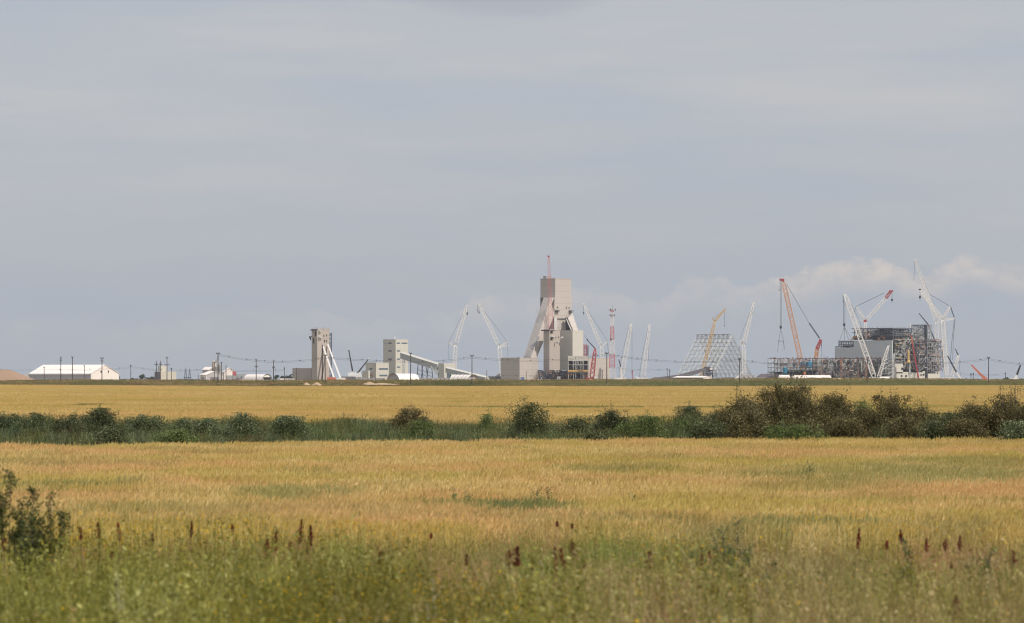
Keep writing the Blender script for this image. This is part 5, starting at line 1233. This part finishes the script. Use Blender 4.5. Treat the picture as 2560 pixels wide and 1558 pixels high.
# ------------------------------------------------------------------ bush band
mat_under = vegmat('undergrowth', [srgb(54, 68, 34), srgb(84, 100, 52), srgb(114, 128, 72), srgb(152, 160, 108)], srgb(46, 46, 30), pos=[(1.2, 5, .46, .58, .6, srgb(112, 128, 100)), (1.6, 6, .50, .62, .7, srgb(134, 122, 72)), (1.1, 3, .52, .60, .85, srgb(84, 66, 38)), (.45, 1.6, .48, .60, .7, srgb(38, 48, 26)), (.22, .8, .55, .66, .7, srgb(176, 184, 132))], transl=.3, hpow=(.05, .6))
var = [source('undergrowth_patch', grass_patch(2.0, 170, .50, hv=.3, w0=.020, lean=.22, heads=.12, headw=.03, headlen=.10, leafn=1, leafs=.045), mat_under) for _ in range(5)]
c = cells(lambda px: FEdge(px) + 1.0, lambda px: B0(px) + .5, 1.8)
dep = np.clip((c[:, 1] - 125) / 70, 0, 1)
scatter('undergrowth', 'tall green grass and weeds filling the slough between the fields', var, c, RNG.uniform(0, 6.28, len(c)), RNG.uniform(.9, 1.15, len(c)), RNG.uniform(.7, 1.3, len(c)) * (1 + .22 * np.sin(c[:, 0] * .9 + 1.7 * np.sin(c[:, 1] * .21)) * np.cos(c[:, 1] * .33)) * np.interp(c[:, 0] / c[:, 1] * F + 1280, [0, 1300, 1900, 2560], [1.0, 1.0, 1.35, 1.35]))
BM = {
 'silver': vegmat('silver_willow', [srgb(46, 58, 34), srgb(78, 90, 54), srgb(112, 124, 82), srgb(206, 212, 180)], srgb(62, 62, 42), transl=.3, rough=.45),
 'dark': vegmat('dark_willow', [srgb(46, 54, 32), srgb(76, 84, 50), srgb(108, 114, 74), srgb(164, 168, 130)], srgb(56, 50, 34), transl=.3, rough=.45),
 'green': vegmat('green_shrub', [srgb(58, 70, 36), srgb(90, 104, 56), srgb(120, 134, 78), srgb(158, 170, 112)], srgb(56, 58, 34), transl=.3),
 'brown': vegmat('brown_shrub', [srgb(58, 54, 32), srgb(90, 84, 50), srgb(122, 112, 70), srgb(182, 170, 128)], srgb(74, 62, 42), transl=.3, rough=.5),
 'weed': vegmat('dark_weed', [srgb(44, 54, 26), srgb(72, 84, 40), srgb(102, 110, 56), srgb(150, 140, 86)], srgb(70, 62, 34), transl=.3),
}
def bush(label, px, w_, yt, kind, base=1085, sprigs=0, dens=1.0, leaf=.055, group='bushes in the slough', Y=None, name='bush', flat=1.0, ragged=.18, low=0.0, cat='bush', stemw=.03):
    Y = Y or max(131, min(192, 1.9 * F / (base - HZ))); c = P(px, 954, Y); c.z = 0; W_ = w_ * (1.3 if px > 1780 else 1.18) / F * Y; H = P(0, yt, Y).z
    r = thing(name, c, label, cat, group); cv = np.array([c.x, c.y, 0.])
    # leaf clumps on a dome
    nc = int(40 + 50 * W_); th = RNG.uniform(0, 2 * math.pi, nc); ph = np.arccos(RNG.uniform(0, 1, nc)); rr = RNG.uniform(.55, .95, nc)
    cc = np.stack([np.cos(th) * np.sin(ph) * W_ / 2 * rr, np.sin(th) * np.sin(ph) * W_ / 2 * rr, np.cos(ph) * H * rr * .95], 1) * (1 + RNG.normal(0, ragged * .5, (nc, 1)))
    cc[:, 2] = np.abs(cc[:, 2]) + .12
    n = int(W_ * H * 6800 * dens); idx = RNG.integers(0, nc, n); sz = RNG.uniform(.06, .15, nc) * (H ** .5)
    q = cc[idx] + RNG.normal(size=(n, 3)) * sz[idx][:, None] * np.array([1, 1, .8]); q[:, 2] = np.abs(q[:, 2]) + .02
    lim = H * 1.0; q[:, 2] = np.where(q[:, 2] > lim, lim - RNG.random(n) * H * .3, q[:, 2])
    tone = np.clip(RNG.random(n) * .6 + (RNG.random(nc)[idx]) * .5 - .1, 0, 1); parts = [leaves(q + cv, leaf, .6, tone)]
    # upright sprigs breaking the outline
    ns = int(sprigs or 13 * W_); m = MB()
    tipc = []
    for i in range(ns):
        a = random.uniform(0, 6.28); rr_ = random.uniform(0, .42) * W_; b0 = c + Vector((math.cos(a) * rr_ * .3, math.sin(a) * rr_ * .3, 0)); hh = H * random.uniform(.8, 1.0 + ragged) * math.sqrt(max(.2, 1 - (rr_ / (W_ * .5)) ** 2 * .7))
        t1 = c + Vector((math.cos(a) * rr_, math.sin(a) * rr_, hh)); mid = (b0 + t1) / 2 + Vector((math.cos(a), math.sin(a), 0)) * rr_ * .12
        m.bar(b0, mid, stemw, stemw * .7, n=3); m.bar(mid, t1, stemw * .7, stemw * .25, n=3)
        k = int(16 + 30 * H * dens); tt = RNG.uniform(.45, 1, k)[:, None]; P0 = np.array(mid); P1 = np.array(t1)
        tipc.append(P0 + (P1 - P0) * (tt * 2 - .9).clip(0, 1) + RNG.normal(size=(k, 3)) * np.array([.035, .035, .03]) * (1.2 + H * .4))
    m.build('stems', M['wood'], r)
    parts.append(leaves(np.concatenate(tipc), leaf, .42, None))
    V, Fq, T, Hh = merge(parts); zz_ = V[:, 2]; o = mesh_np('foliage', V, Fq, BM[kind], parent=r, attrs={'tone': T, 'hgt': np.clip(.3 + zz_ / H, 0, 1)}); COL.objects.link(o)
    return r
for a in (('grey green bush cut by the left edge', 20, 120, 1034, 'silver', 1070), ('rounded grey green bush second from the left edge', 85, 85, 1032, 'silver', 1072), ('sparse light green weed between the left bushes', 125, 26, 1037, 'green', 1070),
          ('dark green bush leaning on the largest left bush', 185, 110, 1037, 'dark', 1074), ('largest dark green dome bush on the left', 248, 100, 1020, 'dark', 1076), ('low dark bush at the wheat edge in front of the largest left bush', 278, 84, 1062, 'dark', 1106),
          ('broad silvery bush right of the largest left bush', 362, 110, 1036, 'silver', 1076), ('small silvery bush, left one of a low pair', 460, 60, 1046, 'silver', 1074), ('small silvery bush, right one of a low pair', 520, 62, 1046, 'silver', 1080),
          ('rounded silvery bush right of the low pair', 605, 92, 1031, 'silver', 1080), ('lone rounded grey bush in open grass', 722, 88, 1039, 'silver', 1084), ('low brown green bush at the wheat edge below the left pair', 440, 100, 1074, 'green', 1100),
          ('upright dark and reddish bush in the middle of the grass', 1030, 96, 1021, 'brown', 1068), ('low green bush at the foot of the reddish bush', 1060, 90, 1052, 'green', 1082), ('small green weed tuft left of the round central bush', 1220, 34, 1036, 'green', 1066),
          ('round airy dark bush at the centre of the band', 1324, 96, 1006, 'dark', 1084), ('low green bush right of the round central bush', 1438, 76, 1046, 'dark', 1080), ('medium ragged bush with a twiggy top', 1534, 94, 1024, 'dark', 1078),
          ('smooth grassy green mound bush', 1620, 100, 1040, 'green', 1094), ('low dark bush at the wheat edge before the ragged bush', 1490, 66, 1076, 'dark', 1100), ('dark flat topped bush left of the tall thicket', 1724, 78, 1015, 'dark', 1062), ('green bush under the flat topped bush', 1712, 90, 1046, 'green', 1086), ('small dark bush touching the tall thicket', 1790, 56, 1030, 'dark', 1072),
          ('ragged shoulder bush at the left side of the tallest bush', 1852, 96, 988, 'brown', 1084), ('tallest dark brown green bush on the right', 1968, 200, 953, 'brown', 1090), ('sloping bush at the right side of the tallest bush', 2078, 120, 984, 'brown', 1088), ('green low bush in front of the tallest bush', 1985, 150, 1062, 'green', 1098), ('reddish twiggy bush before the tallest bush', 1880, 110, 1020, 'brown', 1096),
          ('twiggy bush between the tallest and the spiky bush', 2160, 96, 1020, 'brown', 1090), ('small bright green bush at the far side of the band', 2156, 44, 1003, 'green', 1060), ('spiky tipped brown bush with upright shoots', 2232, 100, 988, 'brown', 1090), ('rounded brown bush right of the spiky bush', 2302, 90, 1018, 'brown', 1090), ('low silvery bush in the dip between the right bushes', 2368, 76, 1032, 'dark', 1090),
          ('dense low brown bush closing the gap right of the spiky bush', 2262, 90, 1042, 'brown', 1094), ('low brown bush under the sloping bush', 2110, 110, 1044, 'brown', 1096), ('low dark bush before the dip on the right', 2335, 90, 1052, 'dark', 1096), ('low brown bush before the ragged right bush', 2410, 100, 1048, 'brown', 1096), ('leafy dark green bush filling below the flat topped bush', 1770, 110, 1056, 'dark', 1094), ('low green bush between the mound and the ragged bush', 1570, 70, 1060, 'green', 1090),
          ('ragged bush left of the bush at the right edge', 2436, 96, 1012, 'brown', 1090), ('large brown bush cut by the right edge', 2528, 150, 988, 'brown', 1090), ('low green bush at the foot of the right edge bush', 2545, 80, 1050, 'silver', 1096)):
    k = a[4]; bush(a[0], a[1], a[2], a[3], k, a[5], ragged=.06 if k == 'silver' else .1 if k == 'dark' and a[1] < 700 else .2, dens=1.15 if k == 'brown' else 1.0)

# ------------------------------------------------------------------ foreground ditch
mf1 = vegmat('sweet_clover', [srgb(80, 74, 18), srgb(124, 120, 38), srgb(172, 168, 74), srgb(240, 236, 162)], srgb(70, 56, 22), pos=[(.35, .8, .48, .58, .65, srgb(88, 78, 16)), (.8, 1.6, .5, .60, .4, srgb(160, 168, 88)), (.12, .3, .52, .62, .5, srgb(206, 206, 140))], spots=[(-1.0, 30, 1.1, 7, .55, srgb(104, 96, 26))], transl=.35, hpow=(.2, .85))
mf2 = vegmat('dry_grass', [srgb(116, 92, 52), srgb(156, 138, 82), srgb(194, 176, 118), srgb(238, 222, 172)], srgb(84, 66, 30), pos=[(.4, 1.0, .45, .55, .65, srgb(144, 146, 68)), (.5, 1.4, .52, .62, .5, srgb(184, 136, 112)), (.16, .5, .52, .62, .45, srgb(92, 84, 40))], transl=.35, hpow=(.1, .8))
mf3 = vegmat('ditch_grass', [srgb(84, 90, 34), srgb(126, 132, 54), srgb(166, 162, 80), srgb(206, 192, 122)], srgb(74, 66, 30), pos=[(.8, 3, .44, .56, .75, srgb(206, 160, 122)), (.5, 2, .5, .62, .5, srgb(150, 142, 74))], spots=[((1480 - 1280) / F * 50, 50, 1.5, 5, .7, srgb(112, 146, 66)), ((2050 - 1280) / F * 47, 47, .8, 4, .5, srgb(108, 128, 74)), ((2440 - 1280) / F * 51, 51, .9, 2, .6, srgb(200, 148, 122))], transl=.35, hpow=(.05, .7))
mfy = vegmat('yellow_flower', [srgb(190, 150, 24), srgb(226, 186, 34), srgb(240, 208, 60)], srgb(110, 110, 40), transl=.3, hpow=(.7, .8))
def xz(px, Y): return (px - 1280) / F * Y
vA = [source('clover_patch', grass_patch(1.0, 200, .86, hv=.18, w0=.010, lean=.14, bend=.12, leafn=8, leafs=.036), mf1) for _ in range(5)]
vB = [source('dry_grass_patch', grass_patch(1.0, 330, .84, hv=.2, w0=.013, lean=.14, heads=.45, headw=.027, headlen=.26, bend=.16), mf2) for _ in range(5)]
vC = [source('ditch_grass_patch', grass_patch(1.2, 380, .52, hv=.2, w0=.009, lean=.2, heads=.12, headw=.02, headlen=.1, bend=.2, leafn=1, leafs=.03), mf3) for _ in range(5)]
c = cells(lambda px: 20, lambda px: 46, .8, margin=.25)
pxs = c[:, 0] / c[:, 1] * F + 1280
prob = np.interp(pxs, [0, 500, 1100, 1400, 1700, 2560], [.97, .97, .88, .5, .15, .08])
lim = np.interp(pxs, [0, 120, 400, 640, 1000, 1300, 1700, 1950, 2100, 2560], [39, 41, 43, 41, 40.5, 38, 37, 40, 38, 38]) + RNG.normal(0, 1.0, len(c))
ok = c[:, 1] < lim; sel = RNG.random(len(c)) < prob
a_ = c[ok & sel]; b_ = c[ok & ~sel]
scatter('sweet_clover', 'soft grey green weeds filling the left and middle foreground', vA, a_, RNG.uniform(0, 6.28, len(a_)), RNG.uniform(.95, 1.15, len(a_)), RNG.uniform(.85, 1.14, len(a_)))
scatter('dry_grass', 'brownish seeding grass in the right foreground', vB, b_, RNG.uniform(0, 6.28, len(b_)), RNG.uniform(.95, 1.15, len(b_)), RNG.uniform(.85, 1.12, len(b_)))
c = cells(lambda px: 36, lambda px: NEdge(px) + .4, 1.0, margin=.2)
sz = np.clip(.9 + .0 * c[:, 1], 0, 2) * RNG.uniform(.8, 1.2, len(c)); pc = c[:, 0] / c[:, 1] * F + 1280
sz = np.where((pc > 1270) & (pc < 1760) & (c[:, 1] > 44), sz * 1.2, sz)
scatter('ditch_grass', 'mixed green and pinkish grass between foreground weeds and wheat', vC, c, RNG.uniform(0, 6.28, len(c)), RNG.uniform(.95, 1.15, len(c)), sz)
# flowers: stalks with small yellow heads
def flower_patch(n, h, rad, size=.6):
    xy = RNG.uniform(0, size, (n, 2)); b = np.concatenate([xy, np.zeros((n, 1))], 1); top = b + np.stack([RNG.normal(0, .06, n), RNG.normal(0, .06, n), h * RNG.uniform(.75, 1.1, n)], 1)
    v, f, t, hh = strips(b, top, .005, .004, .05, 2); parts = [(v, f, t, hh * .6)]
    for k in range(3): parts.append(leaves(top + RNG.normal(size=(n, 3)) * rad * .3, rad * 2, .9, None, up=0))
    return merge(parts)
vF = [source('flower_patch', flower_patch(7, .92, .010), mfy) for _ in range(5)]
fp = []
def addf(x0, x1, Y0, Y1, n):
    for _ in range(n): Y = random.uniform(Y0, Y1); fp.append((xz(random.uniform(x0, x1), Y), Y, 0))
addf(150, 700, 49.5, 54.5, 50); addf(150, 420, 51, 54, 16); addf(0, 300, 41, 44, 16); addf(700, 1260, 50, 54, 26); addf(1560, 1720, 43, 46, 10); addf(1720, 1900, 41, 46, 7); addf(2040, 2260, 53, 56, 16); addf(2300, 2600, 44, 50, 8); addf(-100, 150, 42, 52, 14)
fp = np.array(fp); scatter('yellow_flowers', 'small yellow flowers scattered along the wheat edge', vF, fp, RNG.uniform(0, 6.28, len(fp)), RNG.uniform(.9, 1.2, len(fp)), RNG.uniform(.8, 1.1, len(fp)))
vG = [source('blossom_patch', flower_patch(8, .98, .009), mfy) for _ in range(4)]
fp = []
addf(560, 1250, 25, 38, 330); addf(1150, 1500, 25, 37, 80); addf(1500, 2560, 25, 38, 60); addf(0, 560, 25, 36, 36)
fp = np.array(fp); scatter('clover_blossoms', 'tiny yellow blossoms dotted through the foreground weeds', vG, fp, RNG.uniform(0, 6.28, len(fp)), RNG.uniform(.9, 1.2, len(fp)), RNG.uniform(.75, 1.05, len(fp)))
# docks
md = vegmat('dock_seed', [srgb(62, 20, 16), srgb(104, 38, 28), srgb(148, 62, 44)], srgb(60, 30, 20), transl=.15)
DK = [(10, 1342, 34, 'b'), (200, 1318, 32, 'r'), (244, 1306, 40, 'r'), (295, 1306, 46, 'r'), (381, 1333, 30, 'd'), (280, 1370, 28, 'd'), (480, 1302, 42, 'd'), (581, 1312, 18, 'd'), (668, 1348, 50, 'w'), (690, 1318, 60, 'n'), (728, 1354, 50, 'w'), (755, 1298, 62, 'n'), (777, 1313, 52, 'd'), (767, 1357, 30, 'd'), (952, 1378, 32, 'd'), (1078, 1333, 13, 'd'), (1168, 1386, 26, 'd'), (1273, 1374, 46, 'w'), (1284, 1375, 40, 'd'), (1294, 1366, 50, 'w'), (1332, 1394, 32, 'd'), (1387, 1367, 62, 'w'), (1402, 1370, 46, 'r'), (1429, 1346, 64, 'w'), (1413, 1401, 24, 'd'), (1462, 1402, 24, 'd'), (1393, 1304, 12, 'd'), (1430, 1309, 13, 'd'), (1625, 1378, 44, 'w'), (1755, 1390, 22, 'd'), (1773, 1380, 16, 'd'), (2148, 1319, 58, 'r'), (2217, 1351, 24, 'r'), (2251, 1324, 32, 'd'), (2300, 1407, 26, 'd'), (2316, 1344, 34, 'r'), (2363, 1347, 30, 'r'), (2377, 1404, 28, 'd'), (2400, 1338, 44, 'r'), (2533, 1374, 36, 'r'), (2391, 1490, 76, 'w')]
WORDS = {'r': 'reddish', 'd': 'dark', 'w': 'thick dark maroon', 'n': 'narrow dark', 'b': 'brown'}
near_of = lambda px, py: ('below the left shrubs' if px < 120 else 'by the yellow flowers left' if px < 700 else 'left of centre' if px < 1000 else 'near the centre' if px < 1500 else 'by the green weed clump' if px < 1900 else 'on the right side')
order = sorted(range(len(DK)), key=lambda i: DK[i][0])
def ordinal(i): return ['first', 'second', 'third', 'fourth', 'fifth', 'sixth', 'seventh', 'eighth', 'ninth', 'tenth', 'eleventh', 'twelfth', 'thirteenth', 'fourteenth', 'fifteenth', 'sixteenth', 'seventeenth', 'eighteenth', 'nineteenth', 'twentieth'][i]
cnt = {}
for i in order:
    px, yt, ln, kd = DK[i]; ref = near_of(px, yt); cnt.setdefault(ref, []).append(i)
for ref, ids in cnt.items():
    for j, i in enumerate(ids):
        px, yt, ln, kd = DK[i]
        lab = f"{WORDS[kd]} dock spike, {ordinal(j)} from left of those {ref}" if px != 2391 else 'largest blurred maroon dock spike at the bottom right'
        Y = 1.62 * F / (yt - HZ) if yt > 1340 else 1.68 * F / (yt - HZ); c = P(px, yt, Y); H = c.z; Lp = ln / F * Y; b0 = Vector((c.x, Y, 0))
        r = thing('dock_plant', b0, lab, 'dock', 'dock plants gone to seed')
        lean_ = random.uniform(-.12, .12) + (-.10 if px == 1429 else 0); tpv = Vector((c.x, Y, H)); rootv = Vector((c.x - lean_ * H, Y, 0))
        m = MB(); m.bar(rootv, tpv, .014, .006, n=5); m.build('stem', M['rust'], r)
        rad = {'r': .020, 'd': .017, 'w': .032, 'n': .020, 'b': .03}[kd]; n = int(Lp * (2600 if kd == 'w' else 1700)) + 60; t = RNG.uniform(0, 1, n)
        prof = (t ** .55) * np.clip((1.05 - t) * 3.5, 0, 1) * (1.15 + .45 * np.sin(t * 17 + px) + .2 * np.sin(t * 41 + px)); ax = (tpv - rootv).normalized()
        q = np.array(tpv)[None] - np.array(ax)[None] * (t * Lp)[:, None] + RNG.normal(size=(n, 3)) * (rad * prof)[:, None] * np.array([.7, .7, .5])
        V, Fq, T, Hh = leaves(q, .016, .7, None if kd != 'r' else RNG.uniform(.4, 1, n)); o = mesh_np('seed_head', V, Fq, md, parent=r, attrs={'tone': T, 'hgt': Hh}); COL.objects.link(o)
        m = MB()
        for k in range(3): a = random.uniform(0, 6.28); z = H * (.15 + .12 * k); m.add([(rootv.x, Y, z), (rootv.x + math.cos(a) * .08, Y + math.sin(a) * .08 - .02, z + .08), (rootv.x + math.cos(a) * .2, Y + math.sin(a) * .2, z + .04), (rootv.x + math.cos(a) * .08, Y + math.sin(a) * .08 + .02, z + .07)], [(0, 1, 2, 3)])
        m.build('leaf_tuft', BM['green'], r)
# tall foreground shrubs, weeds and dead stalks
def sprig_shrub(label, px, w_, yt, Y, kind, n=12, leaf=.035, dens=1.0, name='shrub', group='tall leafy weeds in the foreground', h0=.2):
    c = P(px, 954, Y); c.z = 0; H = P(0, yt, Y).z; W_ = w_ / F * Y; r = thing(name, c, label, 'shrub', group); m = MB(); q = []
    for i in range(n):
        x = (i + .5) / n - .5 + random.uniform(-.05, .05); hh = H * (random.uniform(.62, .9) if i != n // 2 else 1.0); t1 = c + Vector((x * W_, random.uniform(-.3, .3) * W_, hh)); b0 = c + Vector((x * W_ * .3, 0, 0)); mid = (b0 + t1) / 2 + Vector((x * W_ * .15, 0, 0))
        m.bar(b0, mid, .014, .010, n=4); m.bar(mid, t1, .010, .004, n=4)
        for k in range(int(10 * dens)):
            f = random.uniform(.3, .98); a = Vector(mid) * (1 - f) + Vector(t1) * f if f > .4 else b0 * (1 - f) + Vector(mid) * f
            e = a + Vector((random.uniform(-1, 1), random.uniform(-1, 1), random.uniform(.4, 1.2))) * random.uniform(.05, .16) * (1.3 - f * .6)
            m.bar(a, e, .005, .003, n=3); q.append(np.array(a) + (np.array(e) - np.array(a)) * RNG.uniform(.1, 1.1, (int(9 * dens), 1)) + RNG.normal(size=(int(9 * dens), 3)) * .022)
    m.build('stems', M['wood'], r); q = np.concatenate(q); V, Fq, T, Hh = leaves(q, leaf, .5); o = mesh_np('foliage', V, Fq, BM[kind], parent=r, attrs={'tone': T, 'hgt': Hh}); COL.objects.link(o)
sprig_shrub('tall leafy dark weed cut by the left edge', 25, 130, 1178, 46, 'weed', 13, dens=1.9, leaf=.032)
sprig_shrub('slightly shorter dark leafy weed second from the left edge', 122, 100, 1238, 45, 'weed', 10, dens=1.8, leaf=.032)
sprig_shrub('low leafy weed between the two tall left weeds', 75, 70, 1320, 44, 'weed', 9, dens=1.8)
sprig_shrub('green leafy weed clump in the grass right of centre, taller one', 1838, 70, 1300, 50, 'green', 8, dens=1.0, leaf=.028)
sprig_shrub('green leafy weed clump left of the taller one right of centre', 1780, 110, 1345, 46, 'green', 10, dens=1.3, leaf=.028)
sprig_shrub('dark green weed at the right side of the leafy clump', 1880, 120, 1370, 44, 'green', 9, dens=1.2, leaf=.028)
sprig_shrub('rounded green leafy weed near the right edge', 2470, 110, 1372, 42, 'green', 12, dens=1.5)
sprig_shrub('leafy green tuft beside the dark dock on the right', 2262, 50, 1352, 45, 'green', 6, dens=1.0)
mw = BM['green']
for lab, px, yt, w_, Y in (('left bluish green tall weed standing in the wheat', 1130, 1220, 40, 69), ('short bluish green weed beside the left tall weed in the wheat', 1165, 1234, 46, 68), ('right bluish green tall weed standing in the wheat', 1366, 1219, 34, 69), ('thin green weed left of the right tall weed in the wheat', 1342, 1228, 30, 69), ('tiny dark green weed in the right part of the wheat', 2020, 1163, 34, 88), ('tiny green weed at the wheat middle right', 1585, 1236, 30, 68)):
    sprig_shrub(lab, px, w_, yt, Y, 'green', 6, .03, 1.2, name='field_weed', group='weeds standing in the wheat')
M['pale_stem'] = paint('dead_stem', srgb(176, 168, 146), var=.15, scale=8)
for lab, px, yt, Y in (('pale dead stalk at the bottom left', 300, 1440, 30), ('second pale dead stalk close right of the bottom left one', 312, 1475, 30), ('pale twisted dead stalk left of centre at the bottom', 1092, 1448, 31), ('bent pale dead stalk beside the twisted one', 1080, 1500, 31), ('pale leaning straw near the centre docks', 1365, 1385, 41)):
    c = P(px, yt, Y); r = thing('dead_stalk', (c.x, Y, 0), lab, 'stalk', 'pale dead stalks'); m = MB(); pts_ = [Vector((c.x - .02 + .035 * math.sin(t * 5 + px) * (1 - t * .5), Y, c.z * t)) for t in np.linspace(0, 1, 9)]
    for k in range(8): m.bar(pts_[k], pts_[k + 1], .014 - k * .001, .013 - k * .001, n=5)
    m.build('stem', M['pale_stem'], r); m = MB()
    for k in (4, 5, 6, 7): m.bar(pts_[k], pts_[k] + Vector((random.choice((-1, 1)) * .05, 0, .10)), .007, .003, n=4)
    m.build('side_twig', M['pale_stem'], r)
for lab, px, yt, Y in (('tall bare twig above the right edge bush, left one', 2500, 968, 150), ('tall bare twig above the right edge bush, middle one', 2520, 980, 151), ('tall bare twig above the right edge bush, right one', 2540, 970, 150), ('bare twig rising left of the right edge bush', 2424, 1000, 148)):
    c = P(px, yt, Y); r = thing('bare_twig', (c.x, Y, 0), lab, 'twig', 'bare twigs above the right bushes'); m = MB(); pts_ = [Vector((c.x + .06 * math.sin(t * 4 + px) , Y, c.z * t)) for t in np.linspace(0, 1, 7)]
    for k in range(6): m.bar(pts_[k], pts_[k + 1], .03 - k * .003, .027 - k * .003, n=5)
    m.build('stem', M['wood'], r); m = MB()
    for k in (4, 5): m.bar(pts_[k], pts_[k] + Vector((.12 * (-1) ** k, 0, .28)), .016, .008, n=4)
    m.build('side_twig', M['wood'], r)

# ------------------------------------------------------------------ bird, top left
bp = P(35.5, 108, 420); V = []; m = MB()
m.lathe(bp, [(.01, -.01), (.03, 0), (.035, .03), (.01, .05)], 6)
m.add([bp + Vector(v) for v in ((-.02, -.05, .03), (.02, -.05, .03), (.02, .06, .03), (-.02, .06, .03), (-.13, -.02, .055), (-.12, .03, .05), (.13, -.02, .055), (.12, .03, .05), (0, -.14, .02), (0, .15, .02))], [(0, 3, 5, 4), (1, 6, 7, 2), (0, 4, 5, 3), (0, 8, 1), (2, 9, 3), (0, 1, 2, 3)])
o = m.build('bird', M['dark'], loc=bp); tag(o, 'tiny dark bird gliding high in the sky at upper left', 'bird')

# ------------------------------------------------------------------ haze
HAZE = True
if HAZE:
    hm_ = bpy.data.materials.new('haze'); hm_.use_nodes = True; nt = hm_.node_tree; nt.nodes.clear()
    pv = nt.nodes.new('ShaderNodeVolumePrincipled'); pv.inputs['Color'].default_value = (.86, .91, 1.0, 1); pv.inputs['Density'].default_value = 2.3e-5; pv.inputs['Anisotropy'].default_value = .0
    ou = nt.nodes.new('ShaderNodeOutputMaterial'); nt.links.new(pv.outputs[0], ou.inputs['Volume'])
    m = MB(); m.obox((-5200, -60, -1.0), (10400, 0, 0), (0, 8400, 0), (0, 0, 140)); o = m.build('haze', hm_); tag(o, kind='stuff')
    o.data.materials[0] = hm_
